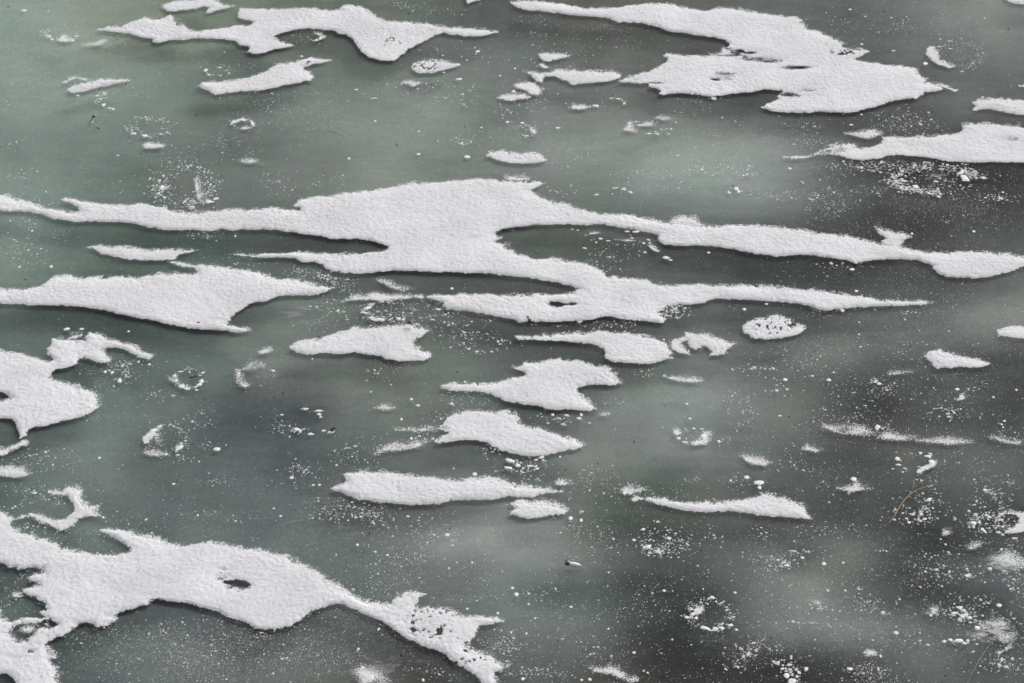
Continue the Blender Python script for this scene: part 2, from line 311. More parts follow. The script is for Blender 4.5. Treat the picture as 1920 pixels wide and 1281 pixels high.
    m2 = N('ShaderNodeMixShader'); Lk(math_('MULTIPLY', fr.outputs[0], .35), m2.inputs[0]); Lk(m1.outputs[0], m2.inputs[1]); Lk(gl.outputs[0], m2.inputs[2])
    Lk(m2.outputs[0], nt.nodes['Material Output'].inputs['Surface']); nt.nodes.remove(b)
    o = mesh_obj('ice', np.stack([X, Y, Z], -1).reshape(-1, 3), Q, m)
    a = o.data.attributes.new('dust', 'FLOAT', 'POINT'); a.data.foreach_set('value', dust.astype(np.float32).ravel())
    a = o.data.attributes.new('wisp', 'FLOAT', 'POINT'); a.data.foreach_set('value', np.clip(wisp, 0, 1.2).astype(np.float32).ravel())
    tag(o, kind='structure', label='clear skin of the lake ice dusted with hoar frost')
build_ice()

# ---------------------------------------------------------------- snow patches
WIND = np.array([0.55, 0.84])          # snow thins out down-wind, towards the far right
def edge_dist(X, Y, polys):
    """signed distance (inside > 0) and outward direction to the nearest edge"""
    x = X.ravel(); y = Y.ravel(); best = np.full(x.size, 1e9); bx = np.zeros(x.size); by = np.zeros(x.size); ins = np.zeros(x.size, bool)
    for p in polys:
        q = np.roll(p, -1, 0)
        for (ax, ay), (cx, cy) in zip(p, q):
            ex, ey = cx-ax, cy-ay; l = ex*ex+ey*ey+1e-12
            t = np.clip(((x-ax)*ex+(y-ay)*ey)/l, 0, 1); dx = ax+t*ex-x; dy = ay+t*ey-y
            d = dx*dx+dy*dy; m = d < best; best[m] = d[m]; bx[m] = dx[m]; by[m] = dy[m]
            if ay != cy:
                c = ((ay > y) != (cy > y)) & (x < (cx-ax)*(y-ay)/(cy-ay)+ax); ins ^= c
    d = np.sqrt(best); s = np.where(ins, 1, -1)
    return (d*s).reshape(X.shape), (bx*s/(d+1e-9)).reshape(X.shape), (by*s/(d+1e-9)).reshape(X.shape)
def blur(a, n):
    for _ in range(n):
        a = np.pad(a, 1, mode='edge'); a = (a[:-2, 1:-1]+a[2:, 1:-1]+a[1:-1, :-2]+a[1:-1, 2:]+a[1:-1, 1:-1]*2)/6
    return a
LAND = []   # (x, y, phrase) of things others can be described by
seed_n = [100]
def snow(label, s, holes=(), thin=(), pits=(), H=.020, faint=0.0, name='snow_patch', cat='snow patch', short=None,
         group='snow patches on the frozen lake', feather=.055, step=.0039, rough=1.0):
    seed_n[0] += 1; sd_ = seed_n[0]
    p = T(s); polys = [np.stack(G(p[:, 0], p[:, 1]), -1)]
    for h in holes: h = T(h); polys.append(np.stack(G(h[:, 0], h[:, 1]), -1))
    lo = polys[0].min(0)-.035; hi = polys[0].max(0)+.035
    lim = G([-40, 1960], [640, 640]); lo[0] = max(lo[0], -2.6); hi[0] = min(hi[0], 2.6)
    small = (hi-lo).max() < .5
    st = step*(.72 if small else 1); xs = np.arange(lo[0], hi[0], st); ys = np.arange(lo[1], hi[1], st*1.15)
    X, Y = np.meshgrid(xs, ys)
    X = X + (vn(X*400, Y*400, sd_))*st*.5; Y = Y + (vn(X*400, Y*400, sd_+1))*st*.5
    d, ox, oy = edge_dist(X, Y, polys)
    f = np.clip(.5+.62*(ox*WIND[0]+oy*WIND[1]), 0, 1)**1.6; f = blur(f, 6 if small else 14)
    d = d + rough*(.020*fbm(X, Y, .055, 4, sd_, .6) + .022*fbm(X, Y, .017, 3, sd_+3, .8))*(0.7+f)
    w = .030 + feather*f + .012*faint
    t = np.clip(d/w, 0, 1); prof = np.sqrt(np.clip(1-(1-t)**2, 0, 1))*(1-f) + t*f*(2-t)
    h = .21*H*prof*(1-.75*faint)*(1+.5*fbm(X, Y, .25, 3, sd_+5)) + .0014*(1-faint)*np.clip(t*3, 0, 1)
    h = h + .0065*t*fbm(X, Y, .15, 3, sd_+41)
    h = np.where(d < 0, d*(.35*(1-f)+.06), h)
    px, py = P(X, Y); pit = np.zeros_like(h); thin_a = np.zeros_like(h)
    for (tl, cx, cy, rx, ry, k) in thin:
        a, b_ = TX[tl[0]]+cx*K, TY[tl[1]]+cy*K; q = ((px-a)/(rx*K))**2+((py-b_)/(ry*K))**2
        wv = np.exp(-q*.9)*k*(1+1.2*fbm(X*.7, Y*2, .05, 4, sd_+9)); h = h*(1-.8*np.clip(wv, 0, 1)); thin_a = np.maximum(thin_a, np.clip(wv*1.25-.12, 0, 1.3)*.72)
    for (tl, cx, cy, rx, ry, k) in pits:
        a, b_ = TX[tl[0]]+cx*K, TY[tl[1]]+cy*K; q = ((px-a)/(rx*K))**2+((py-b_)/(ry*K))**2
        n = fbm(X, Y*.8, .0105, 2, sd_+11, .5)+.35*fbm(X, Y, .05, 2, sd_+12); pt = np.exp(-q**2)*np.clip((n*2.6-(.60-.30*k))*5, 0, 1)
        h = h*(1-.8*pt); pit = np.maximum(pit, pt*(d > .002))
    g1 = vn(X/.0068, Y/.0078, sd_+25); grain = (.0030*fbm(X, Y, .013, 2, sd_+21, .7)+.0026*g1-.0050*np.clip(vn(X/.0095, Y/.011, sd_+29)-.17, 0, 1))*np.clip(.35+.65*d/.02, .35, 1)
    if faint: grain = grain*(1-.5*faint) + faint*.0045*fbm(X, Y, .010, 3, sd_+27, .8) + faint*.003*fbm(X, Y, .05, 2, sd_+28)
    h = h + grain*.75
    wa = .0035 + .012*f**1.5 + .012*faint
    cov = .5 + d/(2*wa); cov = np.minimum(cov, 1.5 - .85*faint + 1.3*faint*fbm(X, Y, .05, 3, sd_+31))
    cov = cov - thin_a*2.3 - pit*2.3
    h = np.clip(h, .0004, None)
    keep = (cov > -.75); k4 = keep[:-1, :-1] | keep[1:, :-1] | keep[:-1, 1:] | keep[1:, 1:]
    ny, nx = X.shape; idx = np.arange(nx*ny).reshape(ny, nx)
    Q = np.stack([idx[:-1, :-1], idx[:-1, 1:], idx[1:, 1:], idx[1:, :-1]], -1)[k4]
    used, inv = np.unique(Q.ravel(), return_inverse=True)
    V = np.stack([X, Y, h], -1).reshape(-1, 3)[used]; cov = np.clip(cov, -1, 2.2).ravel()[used]
    c = np.array([V[:, 0].mean(), V[:, 1].mean(), 0]); o = mesh_obj(name, V-c, inv.reshape(-1, 4), M_snow); o.location = c
    at_ = o.data.attributes.new('cover', 'FLOAT', 'POINT'); at_.data.foreach_set('value', cov.astype(np.float32))
    tag(o, label, cat, group)
    if short: cx, cy = P(c[0], c[1]); LAND.append((min(max(float(cx), 30), 1890), float(cy), short))
    return o
snow('wide snow patch at top left with a lens shaped left end and a pitted bulge', '''A1 700,215 790,190 870,195 940,160 1040,130 1180,135 1230,115 1280,150 1335,205 1390,224 1480,226 1600,203 1690,185 1800,185 1835,158 1760,148 1715,128 1710,95 1720,62 1850,60
 B1 100,60 200,65 380,62 520,75 610,70 625,45 680,38 760,50 830,85 890,125 900,150 970,160 1120,158 1270,180 1400,198 1540,205 1640,208 1725,232 1690,248 1590,265 1500,262 1420,252 1350,238 1290,250 1230,285 1130,335 1060,385 1030,420 990,440 900,435 820,415 770,385 730,345 715,310 680,270 650,250 590,245 560,225 470,210 380,205 280,215 180,240 145,265 150,285 180,305 225,322 265,330 200,345 120,360 50,385 -10,390
 A1 1770,378 1800,345 1730,325 1690,295 1620,285 1500,280 1420,276 1340,287 1210,290 1150,310 1090,305 1100,285 1010,270 920,245 850,235 780,225''',
 pits=[('B1',980,305,90,45,.75)], thin=[('A1',1440,248,60,30,.22),('B1',90,220,120,60,.35),('B1',870,120,50,25,.4),('A1',1250,190,60,60,.3)], short='the wide snow patch at top left')
snow('short curved snow strip at the top edge near the left corner', '''A1 1170,42 1240,15 1330,5 1400,-2 1430,-20 1545,-20 1570,15 1640,35 1690,42 1640,60 1570,75 1490,95 1490,75 1510,50 1450,52 1390,65 1330,75 1260,85 1200,80 1180,65''', faint=.35, short='the short curved strip at the top edge')
snow('bent snow patch like a boomerang, holding a brown seed near its pointed right tip', '''A1 1425,620 1460,598 1540,590 1660,580 1780,560 1860,535 B1 80,515 150,465 210,455 330,430 400,418 470,430 535,435 480,448 420,460 350,485 345,505 410,545 395,580 330,595 230,610 130,635 60,650 -10,655
 A1 1790,655 1700,665 1620,675 1550,685 1520,670 1490,650 1450,635''', short='the boomerang shaped snow patch')
snow('small tapering snow streak at upper left beside an arc of frost', '''A1 485,645 520,620 560,610 640,590 760,570 850,568 930,580 850,600 740,622 690,640 600,660 520,678 495,665''', faint=.2, short='the small tapering streak at upper left')
snow('small pitted teardrop of snow below the bulge of the wide top left patch', '''B1 1115,490 1130,455 1180,435 1260,432 1330,440 1400,448 1480,467 1420,485 1340,510 1260,525 1180,528 1130,515''', pits=[('B1',1230,475,110,42,1.0)], H=.014, short='the pitted teardrop of snow')
snow('tiny pointed snow bit cut by the top edge near the middle', '''B1 1500,-40 1505,0 1525,32 1555,12 1610,0 1620,-40''', H=.008, name='snow_fleck', cat='snow fleck', group='small snow flecks')
snow('largest snow drift at upper right, two limbs joined into one broad point', '''C1 55,15 140,5 280,5 400,25 500,42 620,58 760,55 880,45 1000,30 1120,28 1240,35 1330,60 1420,78 1500,78 1550,58 1640,62 1760,75 1840,85 1920,98
 D1 130,108 200,122 270,125 320,140 335,180 360,205 430,235 500,255 560,280 620,320 610,340 640,348 720,352 805,368 770,395 720,420 700,430 790,445 900,462 1000,478 1090,485 1145,500 1160,530 1200,565 1215,575 1200,600 1250,610 1330,625 1330,645 1270,660 1215,665 1180,690 1140,715 1080,712 1000,725 940,740 860,770 760,795 660,812 560,812 440,808 330,815 220,812 120,805 60,790 30,775 90,740 150,715 130,695 180,665 170,655 110,650 60,645 0,655
 C1 1780,665 1700,672 1620,685 1520,695 1440,685 1370,680 1290,672 1200,682 1130,685 1160,655 1120,640 1060,625 1050,608 960,602 870,592 850,585 900,560 970,535 1050,520 1080,500 1140,480 1195,450 1200,420 1160,400 1190,390 1260,395 1360,402 1480,400 1590,400 1700,408 1770,415 1750,402 1700,388 1655,368 1612,345 1640,320 1620,290 1540,270 1440,262 1340,245 1240,235 1170,215 1130,195 1020,170 900,160 840,165 790,140 740,125 600,118 470,108 330,90 190,78 100,50''',
 thin=[('C1',1840,430,150,19,.88),('D1',60,440,130,20,.8),('D1',290,488,160,28,.66),('C1',1610,550,130,46,.58),('C1',1545,575,60,16,.72),('D1',240,685,120,32,.68),('D1',330,650,150,36,.45),('C1',1790,388,70,14,.85),('C1',1720,372,60,16,.75),('C1',1120,602,90,10,.8),('C1',960,570,70,30,.4)],
 pits=[('D1',620,380,110,26,.9)], H=.024, short='the large upper right drift')
snow('little shrimp shaped snow island above the branching strip', 'C1 265,390 320,380 420,382 495,398 450,415 390,432 350,448 300,438 275,415', H=.010, faint=.3, short='the little snow island near top middle')
snow('tiny oblique snow crumb between the little island and the branching strip', 'C1 270,462 300,458 335,475 350,492 320,495 285,480', H=.006, name='snow_fleck', cat='snow fleck', group='small snow flecks')
snow('branching snow strip left of the large upper right drift', 'C1 150,512 210,520 280,525 340,525 400,508 480,505 600,508 720,515 790,508 850,530 860,555 820,575 730,592 620,600 540,610 505,615 480,590 440,575 380,550 320,550 305,575 308,605 270,595 235,575 215,545', H=.013, faint=.2, short='the branching snow strip')
snow('ragged snow bit hanging below the left end of the branching strip', 'C1 80,612 150,598 240,595 280,625 300,640 270,690 210,680 180,650 130,640', H=.008, faint=.5, name='snow_fleck', cat='snow fleck', group='small snow flecks')
snow('flat oval snow bit at the foot of the branching strip, leftmost of its pieces', 'C1 -25,705 20,690 90,675 170,680 190,700 140,715 70,728 20,720', H=.008, faint=.3, name='snow_fleck', cat='snow fleck', group='small snow flecks')
snow('little fish shaped snow fleck below the branching strip', 'C1 485,775 520,755 580,760 640,772 590,782 510,788', H=.006, faint=.35, name='snow_fleck', cat='snow fleck', group='small snow flecks')
snow('lone cigar shaped snow patch above the widest part of the central drift', 'B1 1645,1115 1690,1095 1760,1090 C1 60,1102 120,1100 190,1098 260,1108 310,1135 320,1155 270,1170 170,1180 80,1175 0,1165 -60,1140 -110,1125', H=.012, short='the cigar shaped snow patch')
snow('rounded snow tongue cut by the right edge below the large upper drift', 'D1 1535,740 1580,722 1680,708 1780,715 1920,722 2050,728 2050,840 1900,828 1800,815 1700,790 1640,785 1560,795 1575,765', H=.014, short='the snow tongue at the right edge')
snow('long snow drift at right with frayed fingers at its left end', '''D1 1475,890 1560,895 1680,895 1780,905 1880,905 1960,942 2050,950 2050,1175 1800,1170 1650,1170 1500,1170 1380,1165 1280,1145 1160,1130 1060,1120 960,1122 860,1145 750,1155 650,1145 590,1125 520,1120 470,1130 350,1145 250,1140 180,1135 320,1110 420,1085 470,1060 560,1040 650,1035 700,1050 710,1070 780,1070 830,1045 880,1025 900,1005 890,985 950,985 1050,990 1180,985 1300,972 1400,965 1460,955 1480,930 1465,910''',
 thin=[('D1',420,1100,190,55,.75),('D1',1850,1000,110,36,.45),('D1',600,1085,80,24,.6),('D1',850,1040,60,24,.5)], H=.020, short='the frayed drift at right')
snow('frayed thin snow strip lying above the fingers of the right drift', 'D1 635,962 720,950 840,940 890,955 880,975 800,998 720,985', H=.006, faint=.6, name='snow_fleck', cat='snow fleck', group='small snow flecks')
snow('pitted snow bit cut by the top right corner', 'D1 1770,-40 1800,10 1860,30 1920,35 2000,30 2050,-40', pits=[('D1',1880,5,90,30,.9)], H=.01, name='snow_fleck', cat='snow fleck', group='small snow flecks')
snow('bright frost crescent at the left of a dim round mark, top right', 'D1 1255,340 1222,370 1225,400 1260,440 1310,470 1370,488 1425,482 1370,460 1320,430 1295,395 1290,362', H=.006, faint=.1, rough=1.5, name='snow_fleck', cat='snow fleck', group='small snow flecks')
snow('small curled frost line at the right point of the large upper drift', 'D1 1200,608 1240,596 1310,600 1380,618 1442,650 1420,665 1380,640 1310,622 1240,620', H=.005, faint=.1, rough=1.2, name='snow_fleck', cat='snow fleck', group='small snow flecks')
snow('tiny snow wedge cut by the right edge above the snow tongue', 'D1 1885,622 1905,605 2050,600 2050,640 1920,628', H=.005, name='snow_fleck', cat='snow fleck', group='small snow flecks')
# --- the central drift
snow('giant winding snow drift across the whole middle, forking into several arms', '''A2 -200,165 0,175 70,185 170,215 260,250 310,275 400,285 480,300 560,305 575,290 560,265 520,235 430,208 470,203 560,207 620,225 720,245 830,248 960,238 1080,243 1180,260 1280,295 1400,308 1500,300 1600,285 1720,280 1843,280
 B2 120,275 240,275 310,285 320,270 270,260 285,235 300,210 340,200 470,190 600,170 740,152 880,140 960,120 1060,97 1160,85 1300,90 1420,72 1560,62 1680,60 1780,75 1880,85
 C2 180,78 310,95 260,115 200,145 240,170 300,195 380,230 470,245 560,275 650,300 760,312 880,322 1000,335 1120,360 1200,372 1300,385 1440,395 1560,398 1700,395 1843,395
 D2 120,405 280,420 400,445 560,465 720,490 860,515 950,540 1060,555 1150,580 1220,592 1300,595 1450,588 1600,590 1750,598 1880,615 1920,625 1990,650 1910,690 1840,720 1740,750 1640,770 1560,778 1450,775 1360,765 1290,735 1260,700 1270,690 1220,670 1150,645 1020,640 880,645 770,655 700,665 640,645 560,630 480,622 380,610 240,610 140,620 0,605
 C2 1790,590 1700,570 1560,550 1430,540 1270,545 1180,530 1130,500 1135,465 1090,452 1000,435 900,415 800,400 720,390 600,395 480,388 400,385 250,388 150,405 60,415
 B2 1770,430 1740,455 1760,490 1730,512 1790,525 1810,560 1850,585
 C2 120,600 200,620 260,638 350,628 430,645 520,658 620,670 680,700 730,725 765,770 800,745 850,765 940,775 1020,790 1100,812 1220,825 1340,825 1480,828 1600,818 1740,825 1843,835
 D2 150,840 260,850 400,862 540,880 680,895 800,910 850,935 980,945 1120,945 1180,935 1260,955 1200,968 1100,970 950,972 840,980 700,988 560,998 490,1010 440,1000 380,975 300,960 180,945 0,935
 C2 1700,930 1560,925 1500,940 1430,960 1370,970 1280,965 1200,985 1130,1020 1180,1050 1190,1075 1150,1100 1080,1090 1000,1080 900,1075 830,1060 760,1050 700,1065 600,1080 480,1085 350,1095 250,1088 200,1085 130,1095 90,1070 0,1055
 B2 1640,1030 1500,1015 1400,1005 1345,985 1350,955 1310,935 1230,915 1250,898 1340,897 1500,895 1700,897
 C2 0,897 120,897 250,895 360,890 460,880 540,870 580,858 540,840 470,825 400,808 300,790 180,770 80,765 0,755
 B2 1680,745 1560,742 1420,732 1280,730 1150,728 980,722 860,735 760,745 640,738 570,725 510,710 480,680 420,660 330,660 290,635 200,625 100,625 0,628
 A2 1780,620 1650,603 1740,600 1820,608 B2 0,608 100,600 180,595 300,590 400,595 500,605 620,600 720,602 820,592 900,580 950,560 962,545 900,530 830,510 740,490 640,493 540,490 480,475 400,462 270,445 130,425 0,425
 A2 1740,425 1680,440 1600,420 1500,435 1370,430 1240,432 1130,425 1040,400 940,380 800,372 640,370 520,365 440,355 370,345 310,315 220,300 100,298 0,292 -200,290''',
 holes=['C2 335,960 355,947 395,943 440,952 465,965 430,980 380,980 350,972'],
 thin=[('C2',510,965,50,16,.8),('B2',1775,440,40,22,.8),('B2',1560,490,60,18,.35),('C2',270,628,60,10,.5),('B2',1700,400,60,14,.3),('C2',1150,985,70,30,.35)], H=.026, feather=.05, short='the giant central drift')
snow('loose snow sliver resting on the top edge of the giant central drift', 'C2 20,45 90,40 150,48 185,62 150,75 60,75 35,65', H=.008, faint=.4, name='snow_fleck', cat='snow fleck', group='small snow flecks')
snow('pale thin snow hump on the upper rim of the central drift, right of middle', 'C2 1205,375 1230,345 1310,330 1380,335 1430,365 1460,388 1460,402 1210,385', H=.010, faint=.6, name='snow_fleck', cat='snow fleck', group='small snow flecks')
snow('ragged snow flake shape standing on the right arm of the central drift', 'D2 855,408 930,430 1000,445 1060,455 1100,478 1050,505 1040,545 1050,565 1000,562 940,540 900,515 870,490 900,475 870,450', thin=[('D2',890,490,40,14,.8)], H=.010, faint=.4, short='the ragged flake on the right arm')
snow('lens shaped snow patch with a stringy right end above the left arrowhead patch', 'A2 615,548 680,540 780,545 880,545 980,550 1040,568 1120,565 1220,570 1330,575 1415,575 1380,588 1290,600 1250,640 1170,648 1040,650 930,640 830,620 740,605 700,580', H=.014, faint=.15, short='the lens shaped patch at left')
snow('large arrowhead snow patch reaching in from the left edge', '''A2 -200,848 0,852 130,858 200,850 290,830 340,800 400,770 450,765 560,770 700,765 850,762 1000,765 1100,755 1150,735 1250,735 1350,745 1420,735 1400,705 1330,690 1240,670 1175,650 1280,665 1400,685 1520,690 1650,700 1780,712 1860,730
 B2 77,750 110,765 200,780 300,790 380,810 460,835 565,845 500,870 450,888 350,900 240,898 150,905 80,940 0,945
 A2 1770,970 1720,1010 1680,1050 1640,1085 1650,1110 1740,1135 1815,1155 1700,1165 1580,1150 1460,1145 1360,1135 1250,1115 1140,1090 1030,1065 920,1045 800,1020 680,995 560,980 430,970 280,970 120,965 0,958 -200,955''', H=.024, thin=[('A2',1650,1010,60,50,.35),('A2',1150,755,80,14,.4)], short='the large arrowhead patch at left')
snow('thin snow crest over speckled ice, right of the arrowhead point', 'B2 620,945 700,905 790,900 850,885 960,895 1080,893 1200,912 1120,915 1060,925 980,930 900,940 820,930 720,935', H=.007, faint=.5, short='the thin crest right of the arrowhead')
snow('rounded two pronged snow patch below the arrowhead point, dark husk on top', '''B3 240,125 290,85 380,65 470,55 560,30 640,5 700,-15 850,-30 1000,-38 1060,-48 1170,-47 1150,-30 1200,-15 1245,0 1200,30 1140,75 1150,110 1200,150 1260,170 1265,195 1200,215 1100,222 1030,218 960,205 900,180 800,175 720,158 620,165 500,165 400,172 300,160''', H=.018, thin=[('B3',1130,50,60,40,.45),('B3',840,80,60,30,.3)], short='the two pronged patch')
snow('sprawling snow patch on the left edge with a hooked arm pointing right', '''A3 -200,135 0,145 70,160 170,170 260,190 330,215 385,215 370,190 340,165 345,130 380,90 360,65 380,55 470,65 550,78 605,80 620,40 640,15 690,15 740,45 830,75 900,95 980,120 1040,150 1095,185 1070,208 1010,200 950,170 900,140 830,122 780,122 755,140 770,170 810,210 790,230 730,235 670,215 600,195 570,215 560,240 480,265 410,290 360,330 380,355 460,375 550,400 630,425 690,460 710,500 700,560 650,595 560,635 450,655 340,680 260,695 210,715 190,760 140,780 135,740 130,700 115,660 80,640 0,630 -200,625 -200,510 0,508 40,500 75,488 60,470 0,440 -200,430''', H=.022, thin=[('A3',400,290,60,40,.35),('A3',560,190,50,30,.3)], short='the hooked patch on the left edge')
snow('small snow crumb above the hooked arm of the left edge patch', 'A3 480,60 520,30 585,35 560,55 520,66', H=.006, faint=.4, name='snow_fleck', cat='snow fleck', group='small snow flecks')
snow('slanting thin snow strip under the stem of the left edge patch', 'A3 -20,850 60,848 120,810 190,780 205,795 180,825 110,850 50,875 20,900 -20,895', H=.008, faint=.35, name='snow_fleck', cat='snow fleck', group='small snow flecks')
snow('rough almond snow patch on the left edge above the frost hook', 'A3 -60,1005 40,985 80,970 150,985 210,1015 225,1030 180,1050 100,1060 40,1050 -60,1035', H=.008, faint=.4, short='the almond patch on the left edge')
snow('curled snow hook like a question mark near the lower left edge', '''A3 355,1162 400,1158 450,1165 490,1120 530,1125 590,1160 580,1190 600,1230 640,1262 700,1262 A4 690,40 725,65 680,70 620,75 560,90 540,120 500,160 440,175 390,150 330,125 270,95 215,55 270,55 330,80 400,95 470,85 520,60 540,30 530,0 A3 520,1230 490,1190 430,1180 370,1175''', H=.012, faint=.2, short='the curled snow hook')
snow('great whale shaped snow drift at lower left with an eye hole and pitted tail', '''A4 -200,40 0,45 60,60 110,75 180,60 210,62 150,90 90,110 80,145 150,165 190,195 250,225 330,240 410,265 450,300 510,320 590,330 680,345 790,350 860,340 930,325 945,300 910,275 850,240 790,205 710,175 750,160 840,160 920,175 1010,195 1130,220 1200,250 1290,265 1400,275 1450,250 1520,250 1620,265 1700,295 1780,305 1860,305
 B4 77,325 150,340 230,350 280,385 380,430 450,465 540,540 640,600 740,655 820,685 900,690 970,690 1000,650 1080,625 1210,628 1170,660 1145,700 1170,735 1240,722 1330,735 1430,770 1530,790 1640,800 1780,820 1700,840 1610,860 1600,900 1560,950 1500,990 1550,1030 1640,1060 1720,1090 1780,1140 1830,1145 1780,1170 1740,1200 1740,1267 1700,1300 1640,1280 1580,1210 1500,1170 1440,1130 1390,1090 1320,1040 1220,1010 1150,980 1080,950 1040,915 960,870 900,830 780,775 700,740 620,705 520,715 440,745 370,775 320,820 230,865 130,885 0,880
 A4 1760,830 1650,795 1560,755 1480,735 1400,710 1300,690 1200,680 1130,665 1080,680 1060,705 960,735 860,765 820,790 860,810 800,845 700,868 650,835 570,840 540,880 450,930 380,950 330,990 360,1030 385,1085 350,1100 370,1150 410,1200 430,1262 430,1340 140,1340 100,1240 40,1210 0,1205 -200,1200 -200,745 0,750 12,790 80,820 160,808 215,795 250,808 335,800 285,765 335,740 325,700 260,660 190,625 165,595 220,580 290,572 285,545 200,515 250,490 320,480 310,440 230,440 150,455 80,440 0,410 -200,405''',
 holes=['A4 72,905 90,870 150,845 240,840 310,820 370,810 420,850 370,870 290,890 240,930 190,970 120,960', 'A4 1640,582 1665,566 1640,548 1700,528 1760,538 1795,555 1815,573 1790,586 1740,592 1690,588'],
 thin=[('A4',1610,490,110,34,.55),('A4',1600,520,60,20,.8),('A4',1720,540,130,46,.36),('A4',1620,455,60,8,.7),('A4',220,1050,34,14,1.0),('A4',1640,540,60,22,.8),('A4',1150,650,120,20,.35),('B4',1480,960,60,30,.4),('A4',330,930,60,24,.4),('A4',930,250,60,40,.3),('A4',130,1090,80,16,.5)],
 pits=[('B4',1270,850,190,120,.75),('B4',1130,830,30,90,1.2),('B4',1530,1085,140,60,.85)], H=.026, short='the whale shaped drift')
snow('isolated snow crumb in the dark bay at the far lower left', 'A4 85,640 105,622 150,628 150,648 115,658', H=.005, name='snow_fleck', cat='snow fleck', group='small snow flecks')
snow('pale snow crumb inside the round bay of the lower left drift', 'A4 140,880 180,858 240,862 250,885 200,905 160,900', H=.004, faint=.6, name='snow_fleck', cat='snow fleck', group='small snow flecks')
# --- middle right
snow('comma shaped snow patch with a long thin left tail, below the central drift', '''C3 100,40 150,35 260,38 350,35 420,20 540,12 620,15 720,5 850,12 980,30 1080,55 1160,90 1205,120 1220,160 1225,200 1150,225 1020,240 900,232 800,225 750,205 750,170 735,130 690,105 600,92 480,80 330,75 200,68 120,70''', H=.020, short='the comma shaped patch')
snow('ring like snow patch with an open dark middle, touching the comma shaped one', '''C3 1212,95 1270,60 1330,45 1330,15 1400,20 1470,22 1540,45 1620,70 1680,100 1640,125 1600,150 1610,160 1540,180 1500,178 1515,150 1490,125 1450,115 1400,140 1360,120 1345,90 1350,72 1320,75 1305,100 1320,130 1350,170 1290,160 1230,140''', H=.012, faint=.2, short='the ring like snow patch')
snow('pitted oval snow island right of the ring like patch', '''C2 1735,1130 1770,1095 1830,1070 1880,1055 D2 57,1050 100,1045 145,1032 200,1070 260,1095 310,1115 350,1140 320,1165 250,1190 150,1205 60,1215 0,1210 C2 1800,1200 1750,1165''', pits=[('D2',90,1120,170,62,.85)], H=.014, short='the pitted oval snow island')
snow('half oval snow patch cut by the right edge', 'D2 1720,1150 1780,1130 1850,1122 1920,1125 2050,1128 2050,1200 1880,1205 1800,1198 1740,1185', H=.012, short='the half oval at the right edge')
snow('lone wedge shaped snow patch on dark ice at right', 'D3 1205,185 1250,155 1310,145 1370,160 1450,180 1530,190 1600,215 1690,240 1640,260 1540,265 1440,262 1380,270 1300,275 1260,250 1235,215', H=.012, short='the wedge shaped patch at right')
snow('heart shaped snow patch with a sharp left spike in the middle', '''B3 1325,410 1380,390 1480,388 1560,380 1680,378 1780,360 C3 94,345 175,330 180,310 140,282 60,276 60,264 140,263 160,235 240,230 340,212 430,208 540,215 640,235 740,260 800,305 840,355 860,378 810,400 720,390 620,390 560,405 545,425 580,470 640,510 680,545 690,570 640,580 560,575 460,570 380,570 300,555 180,535 80,515 0,492 B3 1700,460 1600,440 1480,432 1390,430''', H=.020, short='the heart shaped patch')
snow('frayed swallow shaped snow patch under the heart shaped one', '''B3 1280,800 1370,750 1385,735 1300,715 1300,700 1360,660 1375,620 1440,600 1520,580 1600,570 1700,580 1800,590 1860,600 C3 114,640 130,665 190,700 290,720 380,740 470,770 540,795 595,830 540,855 440,870 350,890 250,905 150,905 90,885 0,865 B3 1720,835 1660,805 1600,795 1500,790 1400,805 1310,812''', H=.018, thin=[('B3',1360,700,70,30,.5),('B3',1330,800,60,20,.4)], short='the swallow shaped patch')
snow('faint frayed snow wisp trailing left of the swallow shaped patch', 'B3 855,890 900,840 960,815 1060,820 1160,795 1220,805 1200,830 1100,855 1000,860 920,870', H=.005, faint=.9, name='snow_fleck', cat='snow fleck', group='small snow flecks')
snow('very faint thin wisp just above the frayed one left of the swallow patch', 'B3 1000,712 1080,705 1180,712 1300,708 1310,718 1200,724 1100,720', H=.004, faint=.9, name='snow_fleck', cat='snow fleck', group='small snow flecks')
snow('long loaf shaped snow patch with a pointed left nose, lower middle', '''B3 540,1140 600,1120 660,1085 640,1040 700,1020 800,1010 900,1015 1000,1018 1100,1040 1220,1055 1340,1068 1450,1075 1550,1065 1640,1052 1720,1060 1800,1075 C3 60,1090 160,1115 260,1135 350,1140 430,1160 350,1170 270,1180 240,1205 170,1205 100,1205 50,1195 0,1210 B3 1700,1220 1600,1222 1500,1222 1400,1225 1320,1245 1200,1252 1050,1250 950,1240 850,1235 740,1215 650,1180 580,1155''', H=.022, short='the loaf shaped patch')
snow('small bell shaped snow patch under the right end of the loaf shaped one', '''C3 75,1250 140,1215 250,1215 340,1225 420,1250 468,1285 C4 470,45 420,62 340,60 260,75 190,85 130,70 70,48 100,15''', H=.013, faint=.15, short='the bell shaped patch')
snow('slender snow strip with a wing at its right end, lower right', '''C3 975,1210 1060,1200 1150,1210 1250,1225 1400,1238 1530,1235 1650,1225 1780,1212 1880,1190 1850,1165 D3 77,1172 120,1185 200,1205 280,1240 330,1262 D4 350,20 360,60 395,92 300,85 180,80 60,70 0,65 C4 1750,45 1640,38 1520,42 1400,40 1320,25 1250,10 1200,0 C3 1120,1250 1060,1230''', H=.018, short='the winged strip at lower right')
snow('pale ragged crumb at the left tip of the winged strip', 'C3 860,1145 900,1130 960,1135 1000,1140 980,1165 930,1180 890,1165', H=.005, faint=.7, name='snow_fleck', cat='snow fleck', group='small snow flecks')
snow('small bright crumb touching the left tip of the winged strip', 'C3 945,1222 970,1200 1000,1205 985,1225 955,1228', H=.005, faint=.2, name='snow_fleck', cat='snow fleck', group='small snow flecks')
